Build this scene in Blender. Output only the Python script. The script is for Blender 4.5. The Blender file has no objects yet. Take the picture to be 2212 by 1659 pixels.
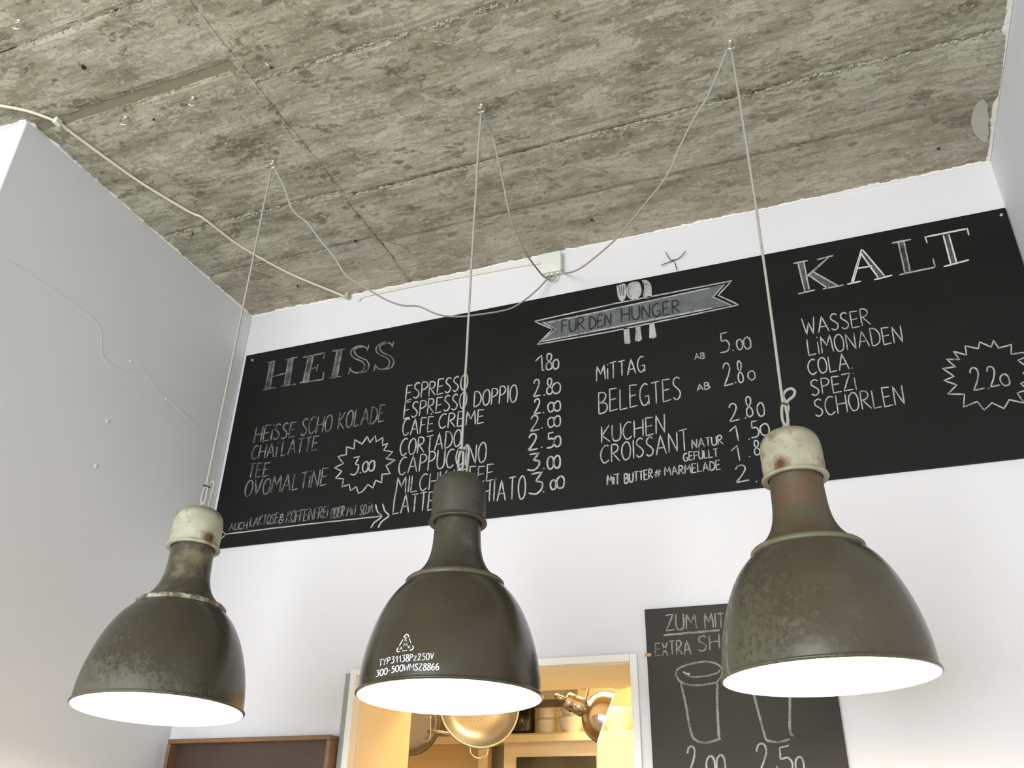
import bpy, bmesh, math, random
from mathutils import Vector, Matrix, noise
rnd = random.Random(7)
sc = bpy.context.scene
C = sc.collection
# ------------------------------------------------------------------ camera
CX, CY, F = 1106.0, 829.5, 1876.163
R = Matrix(((0.93582657, 0.35188260, 0.02018097), (-0.15336119, 0.45807773, -0.87558274), (-0.31734678, 0.81629862, 0.48264645)))
EYE = Vector((0, 0, 1.6))
cam_d = bpy.data.cameras.new('camera'); cam = bpy.data.objects.new('camera', cam_d); C.objects.link(cam)
cam_d.sensor_width = 36; cam_d.lens = F / 2212 * 36; cam_d.clip_start = 0.02
M = Matrix((R[0], -R[1], -R[2])).transposed().to_4x4(); M.translation = EYE
cam.matrix_world = M; sc.camera = cam
# ------------------------------------------------------------------ light and exposure
sc.view_settings.view_transform = 'Standard'; sc.view_settings.look = 'None'
sc.view_settings.gamma = 1; sc.view_settings.use_curve_mapping = False
sc.view_settings.exposure = 0.20
w = bpy.data.worlds.new('daylight'); sc.world = w; w.use_nodes = True
w.node_tree.nodes['Background'].inputs[0].default_value = (0.80, 0.90, 1.0, 1)
w.node_tree.nodes['Background'].inputs[1].default_value = 1.0
def area(name, loc, size, sy, energy, col, rot):
    l = bpy.data.lights.new(name, 'AREA'); l.shape = 'RECTANGLE'; l.size = size; l.size_y = sy
    l.energy = energy; l.color = col; o = bpy.data.objects.new(name, l); C.objects.link(o)
    o.location = loc; o.rotation_euler = rot; return o
area('shop_window_daylight', (-1.75, -4.75, 1.75), 4.2, 2.7, 355, (0.90, 0.955, 1.0), (math.radians(90), 0, 0))
area('kitchen_ceiling_light', (-1.3, 3.6, 2.72), 1.0, 0.5, 36, (1.0, 0.74, 0.36), (0, 0, 0))
LAMP_W = 9.0
LAMP_COL = (1.0, 0.80, 0.52)

# ------------------------------------------------------------------ picture geometry helpers
WY = 2.46          # back wall plane
CH = 1.6 + 2.42 * 0.82   # ceiling height
XL, XR = -2.132, 0.6535
PY = 1.292         # near end of the left pier
def ray(x, y):
    return R.transposed() @ Vector(((x - CX) / F, (y - CY) / F, 1.0))
def at(x, y, Y=WY):
    v = ray(x, y); return EYE + v * (Y / v.y)
def on_ceil(x, y, z=CH):
    v = ray(x, y); return EYE + v * ((z - 1.6) / v.z)
def on_x(x, y, X):
    v = ray(x, y); return EYE + v * (X / v.x)

# ------------------------------------------------------------------ materials
def new_mat(name):
    m = bpy.data.materials.new(name); m.use_nodes = True
    nt = m.node_tree; b = nt.nodes['Principled BSDF']; return m, nt, b
def nd(nt, typ, **kw):
    n = nt.nodes.new(typ)
    for k, v in kw.items():
        if k.startswith('i_'):
            key = k[2:]; key = int(key) if key.isdigit() else key.replace('_', ' ')
            n.inputs[key].default_value = v
        else: setattr(n, k, v)
    return n
def ramp(nt, fac, stops, interp='LINEAR'):
    r = nt.nodes.new('ShaderNodeValToRGB'); r.color_ramp.interpolation = interp
    e = r.color_ramp.elements
    while len(e) > 1: e.remove(e[-1])
    e[0].position = stops[0][0]; c = stops[0][1]; e[0].color = (*c, 1) if isinstance(c, tuple) else (c, c, c, 1)
    for p, c in stops[1:]:
        x = e.new(p); x.color = (*c, 1) if isinstance(c, tuple) else (c, c, c, 1)
    nt.links.new(fac, r.inputs[0]); return r.outputs[0]
def mix(nt, fac, a, b, typ='MIX'):
    n = nt.nodes.new('ShaderNodeMix'); n.data_type = 'RGBA'; n.blend_type = typ
    for i, v in ((0, fac), (6, a), (7, b)):
        if hasattr(v, 'links'): nt.links.new(v, n.inputs[i])
        elif i == 0: n.inputs[0].default_value = v
        else: n.inputs[i].default_value = (*v, 1)
    return n.outputs[2]
def mth(nt, op, a, b=0.0, clamp=False):
    n = nt.nodes.new('ShaderNodeMath'); n.operation = op; n.use_clamp = clamp
    for i, v in ((0, a), (1, b)):
        if hasattr(v, 'links'): nt.links.new(v, n.inputs[i])
        else: n.inputs[i].default_value = v
    return n.outputs[0]
def coord(nt, scale=(1, 1, 1), rot=(0, 0, 0), loc=(0, 0, 0)):
    t = nt.nodes.new('ShaderNodeTexCoord'); mp = nt.nodes.new('ShaderNodeMapping')
    mp.inputs['Scale'].default_value = scale; mp.inputs['Rotation'].default_value = rot; mp.inputs['Location'].default_value = loc
    nt.links.new(t.outputs['Object'], mp.inputs[0]); return mp.outputs[0]
def noisen(nt, vec, scale, detail=4, rough=0.55, dist=0.0):
    n = nd(nt, 'ShaderNodeTexNoise'); n.inputs['Scale'].default_value = scale; n.inputs['Detail'].default_value = detail
    n.inputs['Roughness'].default_value = rough; n.inputs['Distortion'].default_value = dist
    nt.links.new(vec, n.inputs['Vector']); return n.outputs[0]
def bump(nt, b, h, strength=0.3, dist=0.01):
    n = nd(nt, 'ShaderNodeBump'); n.inputs['Strength'].default_value = strength; n.inputs['Distance'].default_value = dist
    nt.links.new(h, n.inputs['Height']); nt.links.new(n.outputs[0], b.inputs['Normal'])
def simple(name, col, rough=0.5, metal=0.0, var=0.12, scale=20, bmp=0.0, stretch=(1, 1, 1), spec=0.5):
    m, nt, b = new_mat(name)
    v = noisen(nt, coord(nt, stretch), scale, 5)
    c = mix(nt, v, tuple(x * (1 - var) for x in col), tuple(min(1, x * (1 + var)) for x in col))
    nt.links.new(c, b.inputs['Base Color'])
    b.inputs['Roughness'].default_value = rough; b.inputs['Metallic'].default_value = metal
    b.inputs['Specular IOR Level'].default_value = spec
    if bmp: bump(nt, b, v, bmp, 0.003)
    return m
MAT = {}
def plaster_mat(name, col):
    m, nt, b = new_mat(name)
    co = coord(nt)
    big = noisen(nt, co, 1.3, 3, 0.5); mid = noisen(nt, co, 7, 5, 0.6); fine = noisen(nt, co, 90, 3, 0.6)
    c = mix(nt, ramp(nt, big, [(0.35, 0.0), (0.65, 1.0)]), tuple(x * 0.965 for x in col), col)
    c = mix(nt, ramp(nt, mid, [(0.58, 0.0), (0.72, 0.5)]), c, tuple(x * 0.95 for x in col))
    nt.links.new(c, b.inputs['Base Color']); b.inputs['Roughness'].default_value = 0.75
    b.inputs['Specular IOR Level'].default_value = 0.25
    h = mth(nt, 'ADD', mth(nt, 'MULTIPLY', mid, 1.0), mth(nt, 'MULTIPLY', fine, 0.12))
    bump(nt, b, h, 0.25, 0.006)
    return m
MAT['wall'] = plaster_mat('wall_paint', (0.725, 0.700, 0.706))
MAT['wall_side'] = plaster_mat('side_wall_paint', (0.755, 0.765, 0.79))
MAT['edge'] = simple('plaster_crumbs', (0.80, 0.78, 0.74), 0.9, var=0.12, scale=60, bmp=0.6)
MAT['patch'] = simple('filler_patch', (0.50, 0.50, 0.44), 0.85, var=0.12, scale=30, bmp=0.3)
MAT['floor'] = simple('floor_boards', (0.52, 0.47, 0.40), 0.5, scale=6, stretch=(1, 8, 1))
MAT['front'] = simple('front_wall_paint', (0.75, 0.74, 0.72), 0.8)

def concrete():
    m, nt, b = new_mat('board_formed_concrete')
    co = coord(nt)
    warp = nd(nt, 'ShaderNodeTexNoise'); warp.inputs['Scale'].default_value = 9; warp.inputs['Detail'].default_value = 6
    nt.links.new(co, warp.inputs['Vector'])
    wv = nt.nodes.new('ShaderNodeVectorMath'); wv.operation = 'MULTIPLY_ADD'
    nt.links.new(warp.outputs['Color'], wv.inputs[0]); wv.inputs[1].default_value = (0.06, 0.030, 0); nt.links.new(co, wv.inputs[2])
    wc = wv.outputs[0]
    def mp(scale, rot=0.0, loc=(0, 0, 0)):
        n = nt.nodes.new('ShaderNodeMapping'); n.inputs['Scale'].default_value = scale
        n.inputs['Rotation'].default_value = (0, 0, rot); n.inputs['Location'].default_value = loc
        nt.links.new(wc, n.inputs[0]); return n.outputs[0]
    streak = noisen(nt, mp((2.2, 8.0, 1)), 1.8, 9, 0.68)
    fstreak = noisen(nt, mp((5, 52, 1), 0.03), 1.6, 6, 0.75)
    patch = noisen(nt, mp((2.4, 4.6, 1), 0, (3, 1, 0)), 2.6, 10, 0.70, 0.3)
    grain = noisen(nt, mp((1, 1.5, 1)), 48, 8, 0.75)
    big = noisen(nt, mp((1, 1.3, 1), 0, (7, 2, 0)), 1.1, 2, 0.5)
    c = ramp(nt, streak, [(0.30, (0.190, 0.176, 0.118)), (0.43, (0.330, 0.310, 0.222)), (0.55, (0.490, 0.468, 0.362)), (0.70, (0.63, 0.61, 0.49))])
    fl = mth(nt, 'ADD', mth(nt, 'MULTIPLY', patch, 0.70), mth(nt, 'MULTIPLY', grain, 0.30))
    fm = ramp(nt, fl, [(0.505, 0.0), (0.535, 0.75), (0.66, 1.0)])
    c = mix(nt, mth(nt, 'MULTIPLY', fm, 0.50), c, (0.66, 0.645, 0.52))
    dk = ramp(nt, fl, [(0.41, 1.0), (0.455, 0.0)])
    c = mix(nt, mth(nt, 'MULTIPLY', dk, 0.74), c, (0.130, 0.120, 0.078))
    c = mix(nt, mth(nt, 'MULTIPLY', ramp(nt, fstreak, [(0.38, 1.0), (0.50, 0.0)]), 0.38), c, (0.15, 0.138, 0.095))
    c = mix(nt, mth(nt, 'MULTIPLY', ramp(nt, grain, [(0.52, 0.0), (0.66, 1.0)]), 0.45), c, (0.70, 0.68, 0.56))
    c = mix(nt, mth(nt, 'MULTIPLY', ramp(nt, grain, [(0.34, 1.0), (0.44, 0.0)]), 0.40), c, (0.13, 0.12, 0.08))
    vo = nd(nt, 'ShaderNodeTexVoronoi'); vo.inputs['Scale'].default_value = 14; nt.links.new(mp((1, 1.5, 1)), vo.inputs['Vector'])
    spot = ramp(nt, vo.outputs['Distance'], [(0.16, 1.0), (0.27, 0.0)])
    sel = nt.nodes.new('ShaderNodeSeparateColor'); nt.links.new(vo.outputs['Color'], sel.inputs[0])
    some = ramp(nt, sel.outputs[0], [(0.52, 0.0), (0.57, 1.0)])
    reg = ramp(nt, big, [(0.44, 0.0), (0.56, 1.0)])
    sp = mth(nt, 'MULTIPLY', mth(nt, 'MULTIPLY', spot, some), reg)
    c = mix(nt, mth(nt, 'MULTIPLY', sp, 0.6), c, (0.115, 0.108, 0.072))
    # the strip of ceiling along the wall is skimmed with a browner, smoother mortar
    sx = nt.nodes.new('ShaderNodeSeparateXYZ'); nt.links.new(wc, sx.inputs[0])
    yy = nd(nt, 'ShaderNodeMapRange'); nt.links.new(sx.outputs[1], yy.inputs[0])
    yy.inputs[1].default_value = 1.95; yy.inputs[2].default_value = 2.35
    c = mix(nt, mth(nt, 'MULTIPLY', yy.outputs[0], 0.62), c, mix(nt, 0.45, c, (0.44, 0.375, 0.28)))
    nt.links.new(c, b.inputs['Base Color'])
    b.inputs['Roughness'].default_value = 0.85; b.inputs['Specular IOR Level'].default_value = 0.3
    h = mth(nt, 'ADD', mth(nt, 'ADD', mth(nt, 'MULTIPLY', fm, 0.30), mth(nt, 'MULTIPLY', fstreak, 0.5)), mth(nt, 'MULTIPLY', grain, 0.9))
    bump(nt, b, h, 0.8, 0.006)
    return m
MAT['concrete'] = concrete()
MAT['ridge'] = simple('mortar_crumbs', (0.40, 0.38, 0.295), 0.9, var=0.35, scale=70, bmp=0.8)
MAT['strip'] = simple('smooth_olive_filler', (0.250, 0.240, 0.165), 0.8, var=0.10, scale=12, bmp=0.1)
MAT['gap'] = simple('dark_joint', (0.20, 0.18, 0.13), 0.95, var=0.3, scale=40, bmp=0.5)

def board_mat(name, col):
    m, nt, b = new_mat(name)
    co = coord(nt, (1, 1, 2.5), (0, 0.5, 0)); big = noisen(nt, co, 1.8, 4); fine = noisen(nt, coord(nt), 260, 2)
    c = mix(nt, ramp(nt, big, [(0.4, 0.0), (0.75, 1.0)]), col, tuple(x * 1.25 + 0.002 for x in col))
    c = mix(nt, mth(nt, 'MULTIPLY', fine, 0.25), c, tuple(x * 1.5 for x in col))
    nt.links.new(c, b.inputs['Base Color']); b.inputs['Roughness'].default_value = 0.60
    b.inputs['Specular IOR Level'].default_value = 0.18
    bump(nt, b, fine, 0.12, 0.001)
    return m
MAT['board'] = board_mat('blackboard_paint', (0.0062, 0.0057, 0.0050))
MAT['board2'] = board_mat('blackboard_paint_glare', (0.0390, 0.0345, 0.0280))  # lighter than the long board: glare is put into the base colour
def chalk(name, col, cover, base=(0.02, 0.02, 0.019)):
    m, nt, b = new_mat(name)
    n1 = noisen(nt, coord(nt), 420, 3, 0.7); n2 = noisen(nt, coord(nt), 26, 3, 0.6)
    s = mth(nt, 'ADD', mth(nt, 'MULTIPLY', n1, 0.7), mth(nt, 'MULTIPLY', n2, 0.3))
    lo = 0.62 - cover * 0.26
    f = ramp(nt, s, [(lo - 0.05, 0.0), (lo + 0.07, 1.0)])
    f2 = mth(nt, 'MULTIPLY', f, 0.35 + 0.65 * cover)
    nt.links.new(mix(nt, f2, base, col), b.inputs['Base Color']); b.inputs['Roughness'].default_value = 0.95
    b.inputs['Specular IOR Level'].default_value = 0.1
    return m
MAT['chalk_hi'] = chalk('chalk_fresh', (0.60, 0.60, 0.57), 0.95)
MAT['chalk'] = chalk('chalk_plain', (0.52, 0.52, 0.49), 0.72)
MAT['chalk_mid'] = chalk('chalk_mid', (0.40, 0.39, 0.36), 0.62, (0.039, 0.0345, 0.028))
MAT['chalk_lo'] = chalk('chalk_faded', (0.42, 0.42, 0.39), 0.50)
MAT['chalk_rub'] = chalk('chalk_rubbed', (0.22, 0.225, 0.22), 0.45)
MAT['chalk_band'] = chalk('chalk_shading', (0.150, 0.157, 0.155), 0.80)
MAT['board_ink'] = simple('dark_lettering_on_chalk', (0.016, 0.016, 0.015), 0.8, var=0.2)
MAT['print'] = simple('white_stencil_print', (0.80, 0.84, 0.86), 0.6, var=0.15, scale=200)
MAT['cord'] = simple('grey_textile_cord', (0.36, 0.345, 0.30), 0.9, var=0.18, scale=300, bmp=0.5)
MAT['cord_cream'] = simple('cream_cable', (0.72, 0.68, 0.53), 0.55, var=0.05)
MAT['black'] = simple('black_tie', (0.015, 0.015, 0.012), 0.5)
MAT['chrome'] = simple('zinc_plated_steel', (0.80, 0.78, 0.70), 0.22, 1.0, var=0.06, scale=60)
MAT['spot_chrome'] = simple('bronze_tinted_chrome', (0.42, 0.37, 0.31), 0.16, 1.0, var=0.05, scale=30)
MAT['steel'] = simple('brushed_steel', (0.58, 0.56, 0.52), 0.34, 1.0, var=0.08, scale=12, stretch=(1, 1, 12))
MAT['steel_dark'] = simple('worn_pan_steel', (0.26, 0.24, 0.21), 0.38, 1.0, var=0.15, scale=12)
MAT['boxp'] = simple('pale_box_plastic', (0.70, 0.71, 0.63), 0.5, var=0.02)
MAT['frame'] = simple('white_gloss_frame', (0.80, 0.765, 0.70), 0.45, var=0.04)
MAT['greystrip'] = simple('grey_strip', (0.30, 0.30, 0.27), 0.5, 0.3, var=0.08)
MAT['kwall'] = simple('cream_kitchen_paint', (0.84, 0.71, 0.47), 0.7, var=0.03, scale=4)
MAT['kcab'] = simple('cream_cabinet_lacquer', (0.80, 0.68, 0.48), 0.5, var=0.03)
MAT['ktan'] = simple('tan_kitchen_paint', (0.74, 0.57, 0.36), 0.7, var=0.04, scale=4)
MAT['kdark'] = simple('dark_hood_metal', (0.050, 0.036, 0.024), 0.45, 0.0)
MAT['glassdark'] = simple('dark_glossy_panel', (0.055, 0.050, 0.042), 0.12, 0.0, var=0.3, scale=8)
MAT['china'] = simple('white_china', (0.78, 0.74, 0.66), 0.25, var=0.02)
MAT['jar'] = simple('dark_glazed_jar', (0.020, 0.022, 0.020), 0.15, var=0.2)
MAT['wood'] = simple('reddish_oiled_wood', (0.190, 0.098, 0.048), 0.55, var=0.4, scale=9, stretch=(1, 6, 6), bmp=0.1)
MAT['wood_in'] = simple('dark_wood_panel', (0.055, 0.030, 0.017), 0.6, var=0.5, scale=5, stretch=(1, 1, 1.5), bmp=0.1)
MAT['brown'] = simple('brown_twig_wire', (0.10, 0.095, 0.07), 0.7)
MAT['peg'] = simple('bare_wood_peg', (0.50, 0.30, 0.16), 0.7)
MAT['enamel_white'] = simple('white_enamel_inside', (0.88, 0.86, 0.80), 0.35, var=0.02)

def enamel(name, base, patina, amount, side, zlo, zhi, streak=0.0, rough=0.30, low=(0, 0, 0)):
    """stove enamel: patina blotches gather on one side (local direction) and between two heights"""
    m, nt, b = new_mat(name)
    co = coord(nt)
    n1 = noisen(nt, co, 85, 9, 0.78); n2 = noisen(nt, co, 6, 4, 0.6)
    c = mix(nt, ramp(nt, n2, [(0.35, 0.0), (0.7, 1.0)]), base, tuple(x * 1.35 for x in base))
    sx = nt.nodes.new('ShaderNodeSeparateXYZ'); nt.links.new(co, sx.inputs[0])
    d = mth(nt, 'ADD', mth(nt, 'MULTIPLY', sx.outputs[0], side[0]), mth(nt, 'MULTIPLY', sx.outputs[1], side[1]))
    d = mth(nt, 'MULTIPLY', d, 2.6)
    zr = nd(nt, 'ShaderNodeMapRange'); nt.links.new(sx.outputs[2], zr.inputs[0])
    zr.inputs[1].default_value = zhi; zr.inputs[2].default_value = zlo
    reg = mth(nt, 'ADD', d, mth(nt, 'MULTIPLY', zr.outputs[0], 0.7))
    lvl = mth(nt, 'ADD', mth(nt, 'MULTIPLY', n1, 1.0), mth(nt, 'MULTIPLY', reg, 0.35))
    pm = ramp(nt, lvl, [(0.68 - amount * 0.2, 0.0), (0.86 - amount * 0.2, 1.0)])
    c = mix(nt, mth(nt, 'MULTIPLY', pm, 0.75), c, patina)
    if streak:
        st = noisen(nt, coord(nt, (22, 22, 1.1), loc=(1.7, 0.4, 0)), 1.3, 3, 0.5)
        sm = mth(nt, 'MULTIPLY', ramp(nt, st, [(0.545, 0.0), (0.60, 1.0)]), ramp(nt, d, [(0.22, 0.0), (0.36, 1.0)]))
        c = mix(nt, mth(nt, 'MULTIPLY', sm, streak), c, (0.25, 0.25, 0.17))
    nt.links.new(c, b.inputs['Base Color'])
    rr = mth(nt, 'ADD', mth(nt, 'MULTIPLY', pm, 0.35), rough); nt.links.new(rr, b.inputs['Roughness'])
    bump(nt, b, lvl, 0.12, 0.002)
    return m
def worn(name, base, wear, thr=0.55, rough=0.55, scale=30):
    m, nt, b = new_mat(name)
    n1 = noisen(nt, coord(nt), scale, 7, 0.65); n2 = noisen(nt, coord(nt), 7, 4, 0.6)
    f = ramp(nt, mth(nt, 'ADD', mth(nt, 'MULTIPLY', n1, 0.6), mth(nt, 'MULTIPLY', n2, 0.4)), [(thr - 0.05, 0.0), (thr + 0.07, 1.0)])
    nt.links.new(mix(nt, f, base, wear), b.inputs['Base Color']); b.inputs['Roughness'].default_value = rough
    bump(nt, b, n1, 0.2, 0.002)
    return m
def cap_mat(name, base, top, rust, rim):
    """painted cap, darker in blotches and towards its crown, a rust bloom round the screw"""
    m, nt, b = new_mat(name)
    co = coord(nt); n1 = noisen(nt, co, 45, 6, 0.65); n2 = noisen(nt, co, 14, 4, 0.6)
    c = mix(nt, ramp(nt, n2, [(0.35, 0.0), (0.65, 1.0)]), tuple(x * 0.68 for x in base), base)
    sx = nt.nodes.new('ShaderNodeSeparateXYZ'); nt.links.new(co, sx.inputs[0])
    z = nd(nt, 'ShaderNodeMapRange'); nt.links.new(mth(nt, 'ADD', sx.outputs[2], mth(nt, 'MULTIPLY', n1, 0.03)), z.inputs[0])
    z.inputs[1].default_value = 0.477; z.inputs[2].default_value = 0.512
    c = mix(nt, mth(nt, 'MULTIPLY', z.outputs[0], 0.85), c, top)  # blends into the top colour towards the crown
    c = mix(nt, ramp(nt, mth(nt, 'ADD', mth(nt, 'MULTIPLY', n1, 0.6), mth(nt, 'MULTIPLY', n2, 0.4)), [(0.54, 0.0), (0.64, 0.75)]), c, top)
    if rust is not None:
        vm = nt.nodes.new('ShaderNodeVectorMath'); vm.operation = 'DISTANCE'; nt.links.new(co, vm.inputs[0]); vm.inputs[1].default_value = rust
        dd = mth(nt, 'ADD', vm.outputs['Value'], mth(nt, 'MULTIPLY', mth(nt, 'SUBTRACT', n1, 0.5), 0.03))
        c = mix(nt, ramp(nt, dd, [(0.010, 1.0), (0.021, 0.0)]), c, (0.13, 0.055, 0.025))
    nt.links.new(c, b.inputs['Base Color']); b.inputs['Roughness'].default_value = 0.45
    bump(nt, b, n1, 0.12, 0.002)
    return m

# ------------------------------------------------------------------ mesh helpers
def link(name, verts, faces, mat, parent=None, smooth=False, origin=None, **props):
    me = bpy.data.meshes.new(name); me.from_pydata([tuple(v) for v in verts], [], faces); me.update()
    bm = bmesh.new(); bm.from_mesh(me); bmesh.ops.recalc_face_normals(bm, faces=bm.faces); bm.to_mesh(me); bm.free()
    if smooth: me.polygons.foreach_set('use_smooth', [True] * len(me.polygons))
    me.materials.append(mat)
    o = bpy.data.objects.new(name, me); C.objects.link(o)
    if parent is not None:
        o.parent = parent
        if props.pop('world', False): o.matrix_parent_inverse = parent.matrix_basis.inverted()
    props.pop('world', None)
    for k, v in props.items(): o[k] = v
    return o
def from_bm(name, bm, mat, parent=None, smooth=False, **props):
    bmesh.ops.recalc_face_normals(bm, faces=bm.faces)
    me = bpy.data.meshes.new(name); bm.to_mesh(me); bm.free()
    if smooth: me.polygons.foreach_set('use_smooth', [True] * len(me.polygons))
    me.materials.append(mat)
    o = bpy.data.objects.new(name, me); C.objects.link(o)
    if parent is not None:
        o.parent = parent
        if props.pop('world', False): o.matrix_parent_inverse = parent.matrix_basis.inverted()
    props.pop('world', None)
    for k, v in props.items(): o[k] = v
    return o
def empty(name, loc=(0, 0, 0), label=None, category=None, group=None, kind=None):
    o = bpy.data.objects.new(name, None); C.objects.link(o); o.location = loc; o.empty_display_size = 0.05
    if label: o['label'] = label
    if category: o['category'] = category
    if group: o['group'] = group
    if kind: o['kind'] = kind
    return o
def box_bm(bm, lo, hi, bev=0.0, seg=2):
    s = [hi[i] - lo[i] for i in range(3)]; c = [(hi[i] + lo[i]) / 2 for i in range(3)]
    r = bmesh.ops.create_cube(bm, size=1, matrix=Matrix.Translation(c) @ Matrix.Diagonal((*s, 1)))
    if bev:
        es = list({e for v in r['verts'] for e in v.link_edges})
        bmesh.ops.bevel(bm, geom=es, offset=bev, segments=seg, affect='EDGES', profile=0.5)
def box(name, lo, hi, mat, parent=None, bev=0.0, seg=2, **props):
    bm = bmesh.new(); box_bm(bm, lo, hi, bev, seg); return from_bm(name, bm, mat, parent, **props)
def smooth_path(pts, n=6):
    out = []; P = [Vector(p) for p in pts]
    P = [P[0] * 2 - P[1]] + P + [P[-1] * 2 - P[-2]]
    for i in range(1, len(P) - 2):
        a, b, c, d = P[i - 1:i + 3]
        for k in range(n):
            t = k / n
            out.append(0.5 * ((2 * b) + (c - a) * t + (2 * a - 5 * b + 4 * c - d) * t * t + (3 * b - a - 3 * c + d) * t ** 3))
    out.append(P[-2]); return out
def tube_data(path, r, seg=8, closed=False, cap=True):
    n = len(path); verts = []; faces = []
    t0 = (path[1] - path[0]).normalized(); up = Vector((0, 0, 1)) if abs(t0.z) < 0.9 else Vector((1, 0, 0))
    nrm = t0.cross(up).normalized()
    for i, p in enumerate(path):
        a = path[(i - 1) % n] if closed or i > 0 else path[i]; b = path[(i + 1) % n] if closed or i < n - 1 else path[i]
        t = (b - a).normalized(); nrm = (nrm - t * nrm.dot(t)).normalized(); bn = t.cross(nrm)
        rr = r(i / (n - 1)) if callable(r) else r
        for k in range(seg):
            an = 2 * math.pi * k / seg; verts.append(p + (nrm * math.cos(an) + bn * math.sin(an)) * rr)
    m = n if closed else n - 1
    for i in range(m):
        for k in range(seg):
            a = i * seg + k; b = i * seg + (k + 1) % seg; j = (i + 1) % n
            faces.append((a, b, j * seg + (k + 1) % seg, j * seg + k))
    if cap and not closed:
        faces.append(tuple(range(seg - 1, -1, -1))); faces.append(tuple((n - 1) * seg + k for k in range(seg)))
    return verts, faces
def tube(name, path, r, mat, parent=None, seg=8, closed=False, **props):
    v, f = tube_data([Vector(p) for p in path], r, seg, closed); return link(name, v, f, mat, parent, True, **props)
def ring_path(c, u, v, r, n=24, a0=0.0, a1=2 * math.pi):
    full = abs(a1 - a0 - 2 * math.pi) < 1e-6
    k = n if full else n + 1
    return [c + u * (r * math.cos(a0 + (a1 - a0) * i / n)) + v * (r * math.sin(a0 + (a1 - a0) * i / n)) for i in range(k)]
def lathe_data(prof, seg=64, M=None):
    verts = []; faces = []
    for r, z in prof:
        for k in range(seg):
            a = 2 * math.pi * k / seg; p = Vector((r * math.cos(a), r * math.sin(a), z)); verts.append(M @ p if M else p)
    for i in range(len(prof) - 1):
        for k in range(seg):
            faces.append((i * seg + k, i * seg + (k + 1) % seg, (i + 1) * seg + (k + 1) % seg, (i + 1) * seg + k))
    if prof[0][0] > 1e-4 and False: pass
    return verts, faces
def lathe(name, prof, mat, parent=None, seg=64, M=None, **props):
    v, f = lathe_data(prof, seg, M)
    o = link(name, v, f, mat, parent, True, **props)
    bm = bmesh.new(); bm.from_mesh(o.data); bmesh.ops.remove_doubles(bm, verts=bm.verts, dist=1e-5); bmesh.ops.recalc_face_normals(bm, faces=bm.faces)
    bm.to_mesh(o.data); bm.free(); o.data.polygons.foreach_set('use_smooth', [True] * len(o.data.polygons))
    return o
def smooth_prof(p, n=5):
    return [(q.x, q.y) for q in smooth_path([Vector((a, b, 0)) for a, b in p], n)]

# ------------------------------------------------------------------ the room
ztop = CH
HX0, HX1, HZ = -1.450, -0.581, 2.100      # serving hatch opening
HB = 0.95                                   # its sill, out of frame
T = 0.385                                   # wall thickness
wb = empty('wall_back', (0, 0, 0), kind='structure')
# one wall mesh with a real opening in it
bm = bmesh.new()
box_bm(bm, (-5.0, WY, 0), (HX0 - 0.02, WY + T, ztop + 0.12)); box_bm(bm, (HX1 + 0.02, WY, 0), (XR + 0.3, WY + T, ztop + 0.12))
box_bm(bm, (HX0 - 0.02, WY, HZ + 0.02), (HX1 + 0.02, WY + T, ztop + 0.12)); box_bm(bm, (HX0 - 0.02, WY, 0), (HX1 + 0.02, WY + T, HB))
from_bm('wall_surface', bm, MAT['wall'], wb)
def noisy_wall(name, x, y0, y1, flip):
    nx = int((y1 - y0) / 0.05) + 1; nz = int(ztop / 0.05) + 1; vs = []; fs = []
    for i in range(nx + 1):
        for j in range(nz + 1):
            y = y0 + (y1 - y0) * i / nx; z = (ztop + 0.1) * j / nz
            edge = min(1, min(y - y0, y1 - y) / 0.15) if y1 - y0 > 0.3 else 1
            d = 0.004 * noise.noise(Vector((y * 2.3, z * 2.3, x))) * edge
            vs.append((x + d * flip, y, z))
    for i in range(nx):
        for j in range(nz):
            a = i * (nz + 1) + j; fs.append((a, a + 1, a + nz + 2, a + nz + 1))
    return vs, fs
bm = bmesh.new(); box_bm(bm, (-5.0, PY, 0), (XL, WY, ztop + 0.12), 0.004, 2)
wl = from_bm('wall_left', bm, MAT['wall_side'], kind='structure')
wl.data.materials.append(MAT['wall'])
for p in wl.data.polygons:
    if p.normal.y < -0.9: p.material_index = 1
# knocks and filler blobs on the left wall
def blob(name, c, n, rx, rz, h, mat, parent, u=None):
    vs = []; fs = []; n = n.normalized(); u = (u or Vector((0, 0, 1))).normalized(); v = n.cross(u); K = 14
    for ri in range(4):
        t = ri / 3
        for k in range(K):
            a = 2 * math.pi * k / K; q = 1 + 0.25 * noise.noise(Vector((math.cos(a) * 2 + c.x * 9, math.sin(a) * 2 + c.z * 9, c.y * 7)))
            vs.append(c + u * (math.cos(a) * rz * t * q) + v * (math.sin(a) * rx * t * q) + n * (h * math.cos(t * math.pi / 2)))
    for ri in range(3):
        for k in range(K):
            fs.append((ri * K + k, ri * K + (k + 1) % K, (ri + 1) * K + (k + 1) % K, (ri + 1) * K + k))
    return link(name, vs, fs, mat, parent, True)
for px, py, s in ((232, 909, 0.008), (207, 1007, 0.008), (281, 781, 0.004), (358, 862, 0.004)):
    blob('plaster_knock', on_x(px, py, XL), Vector((1, 0, 0)), s * 0.9, s * 1.3, 0.004, MAT['wall'], wl)
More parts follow.
